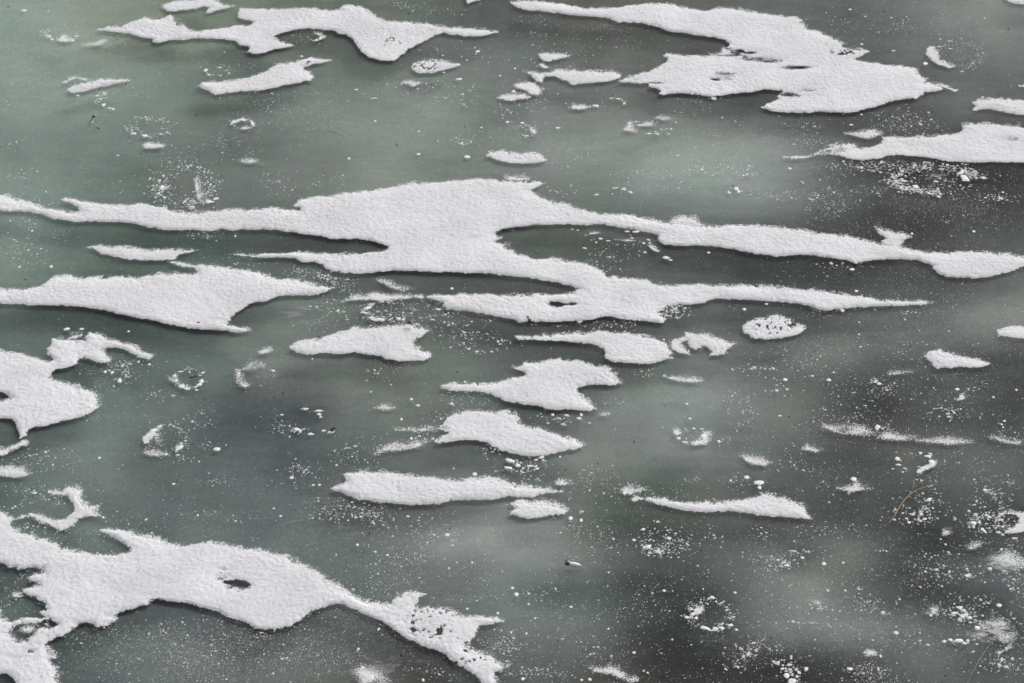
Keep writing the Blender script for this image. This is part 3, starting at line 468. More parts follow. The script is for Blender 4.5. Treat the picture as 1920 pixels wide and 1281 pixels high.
snow('star shaped frayed snow fleck right of the winged strip', 'D3 570,1135 650,1125 690,1115 700,1085 720,1100 740,1125 800,1140 720,1155 680,1165 655,1180 650,1160 600,1145', H=.007, faint=.5, short='the star shaped fleck', name='snow_fleck', cat='snow fleck', group='small snow flecks')
for lb, s, hh, fa in [
 ('faint frayed frost wisp at right, leftmost of three in a row', 'D3 470,685 560,700 620,692 720,690 780,710 850,740 800,755 700,745 600,735 540,720', .004, .95),
 ('middle frost wisp of three in a row on the dark ice', 'D3 870,770 910,740 960,735 1040,755 1140,765 1120,782 1040,790 960,782', .004, .8),
 ('longest and rightmost frost wisp of three in a row', 'D3 1150,790 1240,785 1330,778 1400,778 1500,795 1540,805 1430,812 1370,822 1320,808 1220,800', .004, .8),
 ('thin snow line near the right edge beyond the row of wisps', 'D3 1685,768 1740,772 1800,795 1890,800 1885,818 1800,808 1740,790', .004, .6),
 ('small pale fleck below the left wisp of the row', 'D3 330,855 365,828 390,845 445,860 430,873 380,862', .004, .7),
 ('thin broken frost line below the wedge shaped patch', 'D3 940,312 1000,298 1025,300 1110,300 1020,310 955,318', .003, .7),
 ('pale almond fleck above the wing of the winged strip', 'C3 1730,903 1800,912 1880,930 1925,950 1900,972 1820,965 1770,940', .005, .6),
 ('thin spindle of snow below the ring like patch', 'C3 1180,332 1240,340 1320,345 1390,350 1445,362 1380,368 1270,360', .004, .4),
 ('soft oval fleck above the right end of the loaf shaped patch', 'C3 388,1090 410,1075 450,1080 478,1100 450,1114 405,1112', .005, .3),
 ('faint oval smudge of frost right of the heart shaped patch', 'C3 710,602 740,594 775,600 760,612 725,613', .003, .7),
 ('faint frost smudge between the two pronged patch and the swallow patch', 'B3 865,555 920,540 960,545 990,555 950,568 900,565', .003, .9),
 ('small ragged fleck left of the two pronged patch', 'B3 20,145 60,135 95,140 95,158 50,170 25,168', .004, .5),
 ('small frost arc open to the left under the wide top left patch', 'B1 415,240 460,238 495,255 485,280 440,298 415,295 450,278 468,260 440,248', .004, .3),
 ('ragged frost dash below the pitted teardrop', 'B1 1050,600 1065,587 1110,590 1180,598 1165,608 1130,622 1100,605', .003, .6),
 ('flat oval fleck under the dim grey ring at upper left', 'A1 1030,1045 1060,1032 1130,1030 1190,1040 1180,1060 1080,1070 1045,1066', .004, .3),
 ('faint small smudge left of the frost below the flat oval', 'A1 1735,1155 1780,1145 1840,1160 1800,1174 1755,1170', .003, .8),
 ('crooked frost lump inside the dark bay of the large upper drift', 'C1 1485,378 1530,392 1580,372 1600,345 1640,365 1670,395 1620,398 1540,400 1500,395', .004, .5),
 ('soft pointed frost bit below the branching strip, left of a frost ring', 'C1 880,940 905,905 915,882 935,885 945,915 968,948 920,945', .003, .6),
 ('curved frost dab at the top of the same frost ring', 'C1 985,905 1030,882 1070,880 1095,905 1040,908', .003, .6),
 ('faint oval smudge above the right side of the frost ring at upper middle', 'C1 1115,850 1150,840 1215,855 1170,864', .002, .9),
 ('thick white crescent cut by the right edge in the lower right', 'D4 1735,48 1780,28 1850,38 1960,42 2050,60 2050,160 1960,165 1900,180 1850,192 1790,192 1768,178 1840,155 1885,120 1892,85 1860,62 1800,58 1740,68', .008, .0),
 ('curved frayed snow strip at the bottom edge, right of middle', 'C4 640,1165 720,1172 780,1155 840,1165 880,1195 910,1230 970,1245 930,1258 880,1245 830,1220 760,1200 690,1190', .006, .5),
 ('pale oval frost patch at the bottom edge with a bright bubble in it', 'B4 725,1180 780,1165 850,1185 900,1220 935,1262 930,1300 760,1300 750,1240', .0025, .95),
 ('small fish shaped snow fleck near the bottom at right', 'D4 765,1045 800,1032 865,1055 850,1068 800,1072', .005, .3),
 ('rounded pale fleck among flecks at lower right', 'D4 1248,755 1262,725 1285,728 1305,755 1285,775 1255,770', .004, .4),
 ('pointed pale fleck right of the rounded one at lower right', 'D4 1672,785 1700,778 1710,805 1695,825 1675,812', .004, .4),
 ('ragged frost cloud by the lower right corner, upper of two', 'D4 1640,850 1700,830 1750,818 1790,840 1800,885 1740,880 1690,900 1650,890', .003, .95),
 ('ragged frost cloud by the lower right corner, lower of two', 'D4 1730,905 1790,915 1840,920 1845,960 1780,975 1740,945', .003, .9),
 ('streaked frost cloud cut by the right edge below the thick crescent', 'D4 1700,370 1760,350 1800,325 1840,340 1920,380 2030,400 2030,460 1900,440 1800,410 1740,390', .003, .9),
 ('slanting bright frost streak near the lower right corner', 'D4 1730,1050 1760,1030 1810,1010 1825,970 1842,985 1830,1015 1790,1035 1740,1060', .004, .3),
 ('small oval fleck left of the thick white crescent', 'D4 1330,195 1350,172 1378,178 1370,195 1345,208', .003, .5),
 ('faint smudge under the thick white crescent, to its left', 'D4 1520,298 1560,272 1600,270 1580,290 1540,305', .002, .8),
 ('pale snow lump cut by the bottom edge left of the right corner group', 'D4 215,1275 235,1240 265,1232 285,1250 280,1290 230,1300', .004, .2),
 ('bright crooked snow lump left of the dim ring near the right edge', 'D3 1150,1022 1160,1000 1215,972 1240,965 1235,945 1255,935 1285,955 1275,970 1235,985 1190,1015 1180,1030', .004, .05),
 ('bright blot with a pale tail right of the dark patch at right', 'D3 1442,500 1465,485 1458,465 1480,458 1492,475 1485,492', .004, .1),
 ('small frost hook above the curled end of the wide top left patch, at upper left', 'A1 455,598 500,565 550,550 610,565 645,582 600,578 550,562 510,580 470,602', .003, .5),
 ('pale lumpy dab at the foot of the open frost ring, top left', 'A1 410,290 440,265 460,248 490,275 525,288 500,300 440,300', .003, .6),
 ('faint frost thread below the open frost ring, top left', 'A1 600,325 680,310 720,290 760,288 770,298 700,328', .002, .95),
 ('pale frost wisp in the gap below the giant drift, left of middle', 'B2 880,790 950,800 1000,830 1100,850 1060,870 1000,850 940,820', .002, .97),
 ('long thin frost sliver in the long dark gap of the central drift', 'C2 810,500 870,497 945,502 945,510 870,508', .002, .1),
 ('slim slanting frost sliver below the gap sliver of the central drift', 'C2 1060,540 1080,545 1130,585 1105,582', .002, .1),
 ('tan stained frost sliver in the central gap, by its upper rim', 'C2 605,468 640,450 665,442 700,450 660,460', .003, .2),
 ('upright frost thread inside the grey oval ring at left', 'A2 1403,62 1415,60 1425,110 1425,150 1440,200 1428,205 1415,150', .002, .4),
 ]:
    sp_ = fa >= .9
    snow(lb, s, H=hh, faint=fa, name='snow_fleck', cat='snow fleck', group='small snow flecks', feather=.02, step=.0042, rough=.5 if fa > .55 else .9)
# ---------------------------------------------------------------- flecks, frost rings and bubbles
def occupied():
    """coarse map of where snow lies, so that flecks are strewn on bare ice"""
    global OX0, OY0, OS, OM
    OX0, OY0, OS = -3.0, 6.0, .006; OM = np.zeros((1100, 1000), bool)
    for o in S.objects:
        if o.get('category') in ('snow patch',) and o.type == 'MESH':
            n = len(o.data.vertices); a = np.empty(n*3, np.float32); o.data.vertices.foreach_get('co', a); a = a.reshape(-1, 3)
            cv = np.empty(n, np.float32); o.data.attributes['cover'].data.foreach_get('value', cv); a = a[cv > .9]
            ix = ((a[:, 0]+o.location.x-OX0)/OS).astype(int); iy = ((a[:, 1]+o.location.y-OY0)/OS).astype(int)
            ok = (ix >= 0) & (ix < 1000) & (iy >= 0) & (iy < 1100); OM[iy[ok], ix[ok]] = True
occupied()
def free(x, y):
    ix = ((x-OX0)/OS).astype(int); iy = ((y-OY0)/OS).astype(int)
    ok = (ix >= 0) & (ix < 1000) & (iy >= 0) & (iy < 1100); r = np.ones(x.shape, bool); r[ok] = ~OM[iy[ok], ix[ok]]; return r
def fleck_mesh(x, y, r, asp, rot, n=6, hk=.09, irr=.34, hmax=.0015):
    """little irregular domes; arrays in, (V, F) out"""
    m = len(x); th = np.arange(n)/n*2*math.pi
    rr = r[:, None]*(1+irr*(rng.rand(m, n)*2-1)); ex = np.cos(th)*rr*1.0; ey = np.sin(th)*rr/asp[:, None]
    c, s = np.cos(rot)[:, None], np.sin(rot)[:, None]
    ox = x[:, None]+ex*c-ey*s; oy = y[:, None]+ex*s+ey*c
    h = np.minimum(r*hk, hmax)
    ring0 = np.stack([ox, oy, np.full_like(ox, -.0006)], -1)
    ix = x[:, None]+(ex*c-ey*s)*.78; iy = y[:, None]+(ex*s+ey*c)*.78
    ring1 = np.stack([ix, iy, np.repeat((h*.8)[:, None], n, 1)], -1)
    top = np.stack([x, y, h], -1)[:, None]
    V = np.concatenate([ring0, ring1, top], 1).reshape(-1, 3); st = 2*n+1
    k = np.arange(n); k2 = (k+1) % n
    tri = np.concatenate([np.stack([k, k2, n+k2], -1), np.stack([k, n+k2, n+k], -1), np.stack([n+k, n+k2, np.full(n, 2*n)], -1)])
    Fc = (tri[None]+(np.arange(m)*st)[:, None, None]).reshape(-1, 3)
    return V, Fc
def sizes(n, s):                                   # half widths in sheet units
    return np.clip(s*.42*np.exp(rng.randn(n)*.45), .36, 3.2*s)
CL = """60,40,90,40,150,1.2 240,80,120,40,200,1.3 420,120,60,16,80,1.7 290,165,50,14,30,1.6 500,190,60,30,230,1.6 570,205,80,36,200,1.4 480,230,60,20,120,1.3 800,165,110,20,120,2.1 860,185,40,16,50,2.2
870,265,40,12,80,2.3 338,300,70,24,130,2.2 430,275,50,26,170,1.5 420,262,40,10,70,1.5 20,272,30,10,36,2.1 10,190,30,30,60,1.6 90,150,60,20,60,1.3 215,170,50,14,60,1.6 1130,60,100,30,170,1.5 1060,110,70,40,150,1.5 1010,65,15,15,20,2.6
1290,215,60,16,70,1.6 1310,182,70,8,60,2.0 1090,292,50,20,160,1.6 1335,305,70,24,230,2.2 1390,318,26,12,60,2.8 1190,330,30,12,70,1.9 1280,345,50,14,60,1.7 1670,45,30,15,60,2.1 1600,40,60,20,80,1.6 1730,45,90,34,180,1.3 1700,228,45,22,230,2.3 1640,215,50,16,70,1.8
1500,235,40,15,80,2 1520,268,30,8,60,2.2 1620,312,70,10,220,2.6 1720,312,80,8,160,2.6 1850,325,50,16,70,1.9 1480,367,60,9,110,2.2 1560,380,60,14,140,2.2 1640,360,50,8,110,2.4 1870,372,40,8,90,2.4 1550,400,40,14,60,1.8 1700,400,150,46,330,1.3 1830,410,60,50,150,1.5
40,470,50,36,180,1.9 60,370,40,20,50,1.9 60,420,20,16,40,1.9 380,438,34,10,110,2.1 120,440,40,20,60,1.5 455,492,30,8,50,2 612,520,34,14,270,2.1 650,540,24,12,80,2 560,508,20,6,50,1.8 620,575,36,12,110,2 600,605,30,10,60,1.8 790,590,90,22,180,2.3 860,620,60,22,150,2.4 720,600,60,18,110,2.4 830,575,30,14,50,2.5
1130,490,46,20,100,2.3 1160,470,50,14,40,2.3 1262,583,28,11,130,3.1 1150,608,60,6,90,2.2 1070,612,60,6,40,2.0 1200,430,24,6,30,3 1170,455,50,5,16,3 1560,585,60,10,50,2 1700,585,20,10,30,2.8 1760,570,100,40,160,1.4 1560,500,60,6,40,2.4 1500,520,60,30,90,1.6
238,688,34,14,120,2.9 235,710,12,8,24,3 260,680,30,10,40,2.4 215,720,30,20,50,1.7 185,745,10,26,70,1.6 160,780,30,8,50,1.5 300,740,40,10,50,2.1 372,785,26,16,50,1.9 180,700,30,12,50,1.6 60,855,50,16,110,2 30,880,30,10,60,2.1 120,870,40,16,60,1.6 60,925,50,16,60,2.4 30,940,40,16,60,2.4 100,935,30,12,50,2.2
405,900,26,7,50,2.1 345,862,24,6,30,2.1 390,833,20,8,26,1.9 250,780,40,20,30,1.5 715,700,30,14,44,2.7 730,690,40,20,50,1.8 562,884,40,12,100,2.4 540,905,30,8,24,2.6 668,855,44,22,140,2.1 700,830,30,10,40,2.0 660,838,16,4,24,2.8 925,850,26,18,46,2.7 530,810,30,8,30,2.5 880,760,70,20,60,1.9 820,780,30,10,30,2.4 870,745,40,16,60,2 790,820,30,10,40,1.9
1052,786,44,9,46,2.9 985,882,36,18,54,3.3 1010,868,20,6,20,3 1110,905,60,24,140,2.1 1200,922,50,14,90,2.2 1240,930,40,14,50,2.0 1380,752,36,16,90,2.1 1395,790,24,26,80,2.3 1420,690,34,5,40,2.8 1150,755,26,14,60,1.5 1205,700,30,8,50,1.9 1385,905,24,14,34,2.4 1300,900,20,6,20,2.3 1360,830,14,8,16,2.2
1500,680,80,30,260,1.7 1460,730,20,12,26,2.7 1560,745,50,26,90,2.0 1662,735,40,18,130,2.6 1640,712,16,6,16,3 1600,780,60,14,110,2.0 1620,805,80,10,170,1.9 1550,790,40,20,90,1.8 1780,775,50,12,130,2.4 1770,770,26,5,24,3.2 1830,730,30,14,40,2.2 1870,905,36,26,230,2.4 1850,935,30,16,80,2.5 1800,860,60,20,60,1.7 1540,900,40,20,60,2.0 1480,875,30,10,40,2.1 1730,900,30,8,30,2.2 1750,740,60,40,90,1.9 1470,855,40,16,40,2 1890,820,24,14,40,2.6 1700,660,50,20,60,1.9
1250,1020,55,18,150,2.7 1125,1010,55,30,150,2.2 1080,990,24,14,40,2.6 1225,1035,30,8,40,3 1330,1000,20,8,30,1.9 1130,1222,40,18,180,2.0 1000,1262,60,9,150,2.0 955,1220,20,20,100,2.0 1180,1160,60,40,120,1.8 1050,1150,60,60,180,1.8 1000,1110,20,6,20,2.4 1430,1050,40,20,60,2.0 1200,1100,100,40,130,1.8 1420,1210,40,14,90,3.0 1405,1225,18,8,30,3.6 1380,1245,36,14,60,2.4
740,1062,60,26,280,1.8 700,1105,56,22,240,1.5 780,1040,40,12,60,2.2 650,955,60,14,190,2.3 695,967,26,10,110,2.5 620,975,30,10,50,2 790,990,60,26,110,2.1 830,1010,60,20,60,2.3 930,1208,26,12,110,2.0 950,1190,20,10,30,2.4 870,1120,40,5,30,2.2 800,1262,60,10,90,2.0 900,1080,60,30,90,1.8 720,980,40,30,60,2.0 580,1200,70,50,420,1.5 640,1250,60,30,220,1.5 560,1150,60,20,140,1.6
320,1250,130,40,1500,1.4 480,1225,110,46,900,1.4 260,1185,80,20,240,1.8 400,1190,110,26,420,1.5 150,1200,30,20,50,1.8 40,1080,40,30,160,1.7 20,1120,20,20,70,1.7 90,1130,20,12,20,2.2 200,995,70,14,150,1.7 60,985,40,10,60,2.1 130,1010,60,14,100,1.6 250,975,50,16,60,1.8 370,965,60,10,60,1.6 450,970,60,10,60,1.6 90,1165,14,8,16,2.6 60,1010,30,10,40,2.2
1722,962,46,22,150,3.2 1740,950,30,30,80,3.0 1850,980,36,20,120,2.8 1860,965,50,16,70,3.0 1900,1020,20,14,30,3.2 1478,1050,28,12,54,2.8 1450,1060,30,14,40,2.8 1530,995,30,14,50,2.2 1530,1138,30,9,90,2.4 1520,1110,60,20,80,2.0 1625,1132,34,14,110,2.5 1660,1150,14,4,12,3.4 1800,1140,60,20,120,3.3 1810,1155,24,8,46,4.4 1840,1172,30,12,60,3.4 1885,1180,40,50,180,2.6 1800,1203,34,5,22,4.6 1632,1262,46,16,330,2.0 1480,1258,22,16,40,4.4 1465,1235,20,8,30,3.2
1790,1080,60,20,130,2.7 1815,1078,20,8,24,3.6 1900,1100,24,34,100,3.2 1880,1245,36,12,80,3.2 1870,1128,40,8,50,3.2 1750,1045,40,12,40,2.6 1620,1090,50,20,60,1.9 1510,1170,40,10,30,2.5 1720,1080,40,26,80,2.2 1590,1180,60,20,70,2.0 1700,1200,80,20,80,2.0 1850,1020,60,20,40,2.4 1600,1000,40,20,40,2.0 1640,1030,30,6,20,2.6 1430,1000,26,8,30,2.2
600,350,50,20,90,1.7 200,350,100,14,50,1.6 40,330,40,20,50,2.1 520,345,30,20,70,1.9 640,330,40,10,26,2 1060,360,40,12,30,2.1 1200,355,60,8,40,1.8 1400,360,60,10,30,2 1570,340,40,16,60,2.0 1350,250,60,16,50,1.5 980,240,70,16,60,1.8 950,210,24,10,40,2.6 820,95,30,10,30,2 900,100,40,20,50,1.9 1010,45,40,10,40,1.8 1000,185,50,16,60,2.0 965,160,40,40,60,1.6 560,60,30,14,40,1.7 590,75,20,14,20,2 770,10,40,8,50,1.7 830,22,50,8,40,1.7"""
sx, sy, sr = [], [], []
for w in CL.split():
    cx, cy, rx, ry, n, s = map(float, w.split(',')); n = int(n)
    sx.append(cx+rng.randn(n)*rx*.62); sy.append(cy+rng.randn(n)*ry*.68); sr.append(sizes(n, s))
n = 9000; sx.append(rng.rand(n)*2060-70); sy.append(rng.rand(n)*1400-60); sr.append(sizes(n, 1.0))
n = 2000; sx.append(1400+rng.rand(n)*600); sy.append(600+rng.rand(n)*760); sr.append(sizes(n, 1.6))
n = 1500; sx.append(900+rng.rand(n)*600); sy.append(900+rng.rand(n)*420); sr.append(sizes(n, 1.7))
n = 900; sx.append(rng.rand(n)*900); sy.append(900+rng.rand(n)*420); sr.append(sizes(n, 1.6))
sx = np.concatenate(sx); sy = np.concatenate(sy); sr = np.concatenate(sr)
X, Y = G(sx, sy); thin_ = vn(X*9, Y*9, 77)+.8*vn(X*23, Y*23, 78) > -.35+.5*(rng.rand(len(X))-.5)
k = free(X, Y) & thin_; X, Y, sr, sy = X[k], Y[k], sr[k], sy[k]
r = sr*np.array(np.hypot(Y, CAM_H)/F)
asp = np.clip(1+np.abs(rng.randn(len(r)))*.5, 1, 2.2)*.75; rot = rng.randn(len(r))*.5
big = sr > 1.5
V1, F1 = fleck_mesh(X[~big], Y[~big], r[~big], asp[~big], rot[~big], 5); V2, F2 = fleck_mesh(X[big], Y[big], r[big], asp[big], rot[big], 7, irr=.42)
o = mesh_obj('frost_flecks', np.concatenate([V1, V2]), np.concatenate([F1, F2+len(V1)]), M_grain)
tag(o, 'countless tiny white frost grains and bubbles strewn over the bare ice', 'frost', kind='stuff')

def ring(label, tile, cx, cy, rx, ry, n, s, arcs=((0, 360, 1),), spread=.16, clumps=(), inner=0):
    """a ring of frost grains round a dim melt spot; angles run clockwise from the right"""
    a, b = TX[tile[0]]+cx*K, TY[tile[1]]+cy*K
    wsum = sum(w*(e-q) for q, e, w in arcs); th = []
    for q, e, w in arcs: th.append(R(q)+rng.rand(max(1, int(n*w*(e-q)/wsum)))*R(e-q))
    th = np.concatenate(th); m = len(th); q = 1+rng.randn(m)*spread
    x = a+np.cos(th)*rx*K*q; y = b+np.sin(th)*ry*K*q; ss = sizes(m, s)
    if inner:
        t2 = rng.rand(inner)*2*math.pi; q2 = np.sqrt(rng.rand(inner))*.6
        x = np.concatenate([x, a+np.cos(t2)*rx*K*q2]); y = np.concatenate([y, b+np.sin(t2)*ry*K*q2]); ss = np.concatenate([ss, sizes(inner, s*.6)]); th = np.concatenate([th, t2])
    X, Y = G(x, y); k = free(X, Y); X, Y, ss, th = X[k], Y[k], ss[k], th[k]
    r = ss*np.hypot(Y, CAM_H)/F
    V, Fc = fleck_mesh(X, Y, r*1.1, np.clip(1+np.abs(rng.randn(len(r)))*.6, 1, 2.6)*.8, -th*0+rng.randn(len(r))*.35+.25*np.sin(2*th), 7, irr=.4)
    c = np.array([*[float(v) for v in G(a, b)], 0]); o = bpy.data.objects.new('frost_ring', None); S.collection.objects.link(o); o.location = c; o.empty_display_size = .03
    tag(mesh_obj('frost_grains', V-c, Fc, M_grain, o), kind='stuff')
    for cx_, cy_, w_, h_, an_ in [(*c_, 0)[:5] for c_ in clumps]:
        X, Y = G(TX[tile[0]]+cx_*K, TY[tile[1]]+cy_*K); r = w_*K*np.hypot(Y, CAM_H)/F
        V2, F2 = fleck_mesh(np.array([X-c[0]]), np.array([Y-c[1]]), np.array([r]), np.array([max(.5, w_/h_/1.6)]), np.array([-R(an_)]), 15, irr=.34, hmax=.0016)
        mesh_obj('frost_clump', V2, F2, M_frost, o)
    tag(o, label, 'frost ring', 'rings of frost around dim spots in the ice')
    return o
def rim(r_, s, faint=.5):
    """a crusty piece of the ring's rim"""
    o = snow('x', s, H=.003, faint=faint, name='frost_rim', feather=.012, step=.0042, rough=1.0)
    for k in ('label', 'category', 'group'): del o[k]
    o.parent = r_; o.location = o.location-r_.location
ring('open frost ring with gap at the top, near the top left corner', 'A1', 445, 235, 118, 55, 80, 2.4, ((-30, 210, 1), (130, 200, 3), (210, 330, .25)), .13, ((350, 262, 14, 9, 40), (375, 285, 14, 6, 30), (520, 292, 16, 8, -30), (548, 262, 20, 6, -15)))
ring('small broken frost ring below the wide top left patch', 'A1', 1560, 515, 85, 28, 26, 2.2, ((0, 360, 1),), .14, ((1480, 507, 14, 12), (1583, 487, 14, 5), (1505, 538, 14, 6), (1590, 545, 9, 5)))
q3 = ring('bright small complete frost ring at upper left', 'A1', 1750, 895, 78, 33, 70, 2.6, ((0, 90, 2), (90, 200, 1), (200, 360, 1.5)), .09, ((1680, 880, 20, 8, -20), (1750, 862, 22, 7), (1815, 890, 12, 16), (1760, 925, 24, 7)))
ring('loose frost ring with a dim grey centre above the flat oval fleck', 'A1', 1080, 915, 140, 60, 170, 2.1, ((0, 180, 1), (150, 200, 2), (230, 310, 1.6), (200, 230, .6), (310, 360, .8)), .2, ((960, 962, 20, 10), (1040, 978, 26, 10, 10), (1160, 966, 14, 5), (1205, 955, 12, 5)), 10)
ring('wide dense frost ring around a large grey oval, touching the central drift', 'A2', 1330, 110, 190, 135, 560, 2.7, ((20, 100, 2.6), (100, 180, 1), (150, 200, 1.8), (200, 340, 1.0), (-20, 20, 1.3)), .22, ((1165, 120, 14, 18), (1150, 70, 12, 8), (1380, 262, 26, 6), (1500, 225, 24, 10, -20), (1560, 200, 22, 9)), 12)
q6 = ring('neat round frost ring holding a dark husk, left of middle', 'A3', 1362, 345, 100, 72, 60, 2.2, ((200, 340, 2.6), (0, 200, 1)), .12,
 ((1300, 295, 17, 7), (1256, 326, 14, 9), (1268, 360, 14, 10, 30), (1310, 400, 22, 14, 30), (1345, 418, 24, 10, 8), (1452, 362, 13, 15), (1437, 388, 16, 9, -35), (1408, 407, 12, 6), (1413, 427, 13, 6), (1460, 303, 10, 10, 40), (1365, 298, 9, 4)), 6)
q7 = ring('large faded frost ring with thick left rim, left of middle below the neat ring', 'A3', 1205, 785, 140, 105, 170, 2.3, ((270, 360, 2.2), (0, 60, .8), (60, 180, 1), (180, 270, 1.2)), .15, ((1105, 720, 30, 14, -40), (1070, 755, 24, 16, -55), (1295, 840, 26, 13, -40), (1197, 890, 13, 11), (1338, 793, 9, 6), (1150, 690, 16, 9, -30)), 20)
q8 = ring('faint frost ring, open at right, above the left flank of the two pronged patch', 'A3', 1840, 330, 130, 90, 110, 1.7, ((120, 240, 2), (240, 360, .8), (30, 120, .4)), .14, ((1720, 310, 10, 18), (1765, 397, 18, 8, 20)))
ring('dark oval spot ringed by a few long frost chips, with husk at its right', 'B3', 300, 640, 165, 85, 44, 2.3, ((60, 200, 1.5), (280, 340, .8)), .16, ((358, 564, 18, 9), (450, 578, 30, 8, -12), (455, 603, 18, 8, 20), (465, 622, 13, 6), (298, 713, 36, 12, 22), (392, 745, 22, 8), (186, 606, 14, 6), (487, 720, 14, 8)))
q10 = ring('clear frost ring with thick right rim, right of middle', 'C3', 1370, 760, 112, 58, 60, 2.2, ((0, 360, 1),), .16, ((1265, 735, 18, 12, 20), (1275, 775, 14, 9), (1322, 803, 20, 8), (1460, 765, 26, 22), (1470, 800, 18, 11), (1415, 808, 40, 10, -12), (1440, 708, 18, 4), (1385, 704, 10, 7)), 8)
q11 = ring('bold frost ring with big white lumps on its left rim, lower right', 'C4', 1505, 780, 150, 105, 170, 3.1, ((150, 260, 2.6), (260, 360, 1.2), (0, 90, 1.4), (90, 150, .5)), .14, ((1412, 752, 28, 20, -35), (1380, 775, 18, 10), (1335, 795, 17, 9), (1403, 803, 14, 10), (1468, 876, 40, 12, 18), (1590, 875, 18, 12), (1648, 855, 22, 9, -25), (1690, 885, 14, 7)), 6)
ring('widest dense frost ring under the frayed drift, dim centre, top right', 'D2', 1270, 60, 285, 95, 620, 3.1, ((80, 180, 2.2), (180, 270, 1.3), (280, 345, 2), (20, 80, .4), (345, 360, 1.5)), .17, ((1500, 60, 30, 18, 30), (1480, 40, 24, 12), (1140, 115, 26, 12, 20), (1060, 75, 20, 8), (1250, 168, 26, 6), (1460, 20, 24, 8)), 90)
q13 = ring('frost ring with white clots on its left, beneath the thin crest', 'B2', 950, 1005, 175, 62, 170, 2.6, ((0, 360, 1), (100, 180, 1.4)), .15, ((800, 990, 26, 10, -25), (880, 1072, 44, 8), (780, 1022, 22, 7, 30), (830, 1060, 16, 7), (1060, 1072, 13, 9)), 30)
ring('half ring of stout white lumps opening left, lower right', 'D3', 1130, 950, 140, 62, 40, 3, ((-60, 60, 1.6), (60, 300, .5)), .14, ((1258, 950, 26, 18, 20), (1205, 992, 36, 14, -25), (1168, 1012, 20, 13, 20), (1228, 906, 24, 9, 30), (1245, 885, 14, 6, 30), (1175, 882, 11, 10), (1010, 922, 17, 12), (1015, 966, 24, 7), (1060, 990, 13, 4), (978, 996, 10, 4)))
ring('small dim ringed spot right of the little fish fleck, upper middle', 'C1', 800, 742, 88, 34, 34, 2.0, ((0, 360, 1), (260, 350, 2)), .14, ((680, 763, 24, 10, 15), (845, 712, 18, 6), (885, 745, 12, 9), (788, 709, 14, 4)))
ring('flat frost ring with bright beads on its lower rim, upper middle', 'C1', 1040, 925, 145, 42, 50, 2.2, ((0, 80, 2), (200, 320, 1.2), (150, 200, .4)), .16, ((1062, 962, 20, 6), (1127, 966, 15, 8), (1205, 966, 11, 5), (970, 878, 13, 5)))
q17 = ring('small frost ring of ragged white dots, upper middle left of the flat ring', 'C1', 180, 940, 58, 42, 44, 2.6, ((0, 360, 1),), .2, ((150, 885, 16, 8, 30), (232, 945, 12, 18), (178, 978, 20, 5), (42, 878, 14, 8)))
ring('loose ring of white beads on dark ice, lower middle', 'C4', 1155, 255, 150, 85, 120, 2.9, ((0, 180, 1.6), (180, 360, .7)), .2, ((1064, 290, 15, 14), (1030, 290, 13, 8), (1020, 164, 18, 8, -20), (1125, 108, 14, 6, -35), (1135, 330, 13, 6)), 20)
ring('dark hollow ringed by beads, with one bright bubble at its right, lower right', 'D4', 345, 400, 150, 75, 70, 2.4, ((150, 260, 2), (260, 340, 1.2), (340, 510, .3)), .18, ((205, 423, 12, 7), (190, 402, 14, 7)))
ring('dim round mark edged by pale grains, right of the frost crescent, top right', 'D1', 1440, 395, 170, 95, 240, 1.6, ((0, 90, 1.4), (180, 360, 1)), .18, ((1390, 350, 14, 4),), 60)
ring('loose ring of fine white dots right of the two pronged patch', 'B3', 1620, 85, 170, 65, 110, 2.2, ((0, 360, 1),), .22, ((1530, 133, 14, 6), (1590, 152, 13, 7), (1695, 152, 12, 5), (1742, 78, 9, 9)), 14)
ring('arc of white dashes in the upper middle above the right arm of the drift', 'C2', 850, 160, 95, 35, 14, 2.0, ((200, 350, 1),), .1, ((822, 124, 16, 5), (880, 135, 22, 6, 12), (930, 155, 18, 7, 30), (685, 173, 18, 6, -20), (800, 168, 9, 4)))
ring('curved row of frost chips under the rim in the long dark gap of the drift', 'C2', 900, 470, 250, 70, 60, 2.3, ((250, 360, 2), (100, 180, .5), (20, 60, .6)), .12, ((905, 438, 18, 7), (970, 440, 22, 9), (716, 490, 17, 9, 20), (770, 505, 15, 5), (940, 485, 12, 6), (1058, 498, 17, 6, 20), (1187, 624, 25, 11, 10), (1218, 644, 15, 6), (600, 558, 20, 5, 15), (510, 422, 11, 4), (550, 428, 9, 4)))
ring('necklace of white lumps under the right half of the swallow shaped patch', 'C3', 165, 975, 120, 48, 40, 2.8, ((0, 360, 1),), .2, ((62, 935, 32, 14, 38), (118, 972, 20, 11, 40), (52, 988, 30, 10, 15), (205, 975, 18, 8), (258, 993, 13, 9, 30), (292, 913, 18, 9, -20), (250, 930, 14, 6), (300, 932, 12, 5)))
ring('jagged cluster ring of beads left of the thick white crescent', 'D4', 1650, 120, 120, 55, 130, 3, ((150, 400, 1),), .25, ((1558, 118, 20, 14), (1630, 170, 14, 24, -20), (1735, 185, 20, 8), (1850, 228, 24, 6, 15)))
ring('string of white beads trailing from the small tapering streak', 'A1', 620, 640, 130, 125, 60, 2.2, ((10, 60, 1),), .1, ((700, 690, 14, 6), (745, 755, 15, 14), (785, 778, 15, 6, 10), (812, 786, 13, 9), (562, 688, 14, 6), (720, 712, 14, 5)))

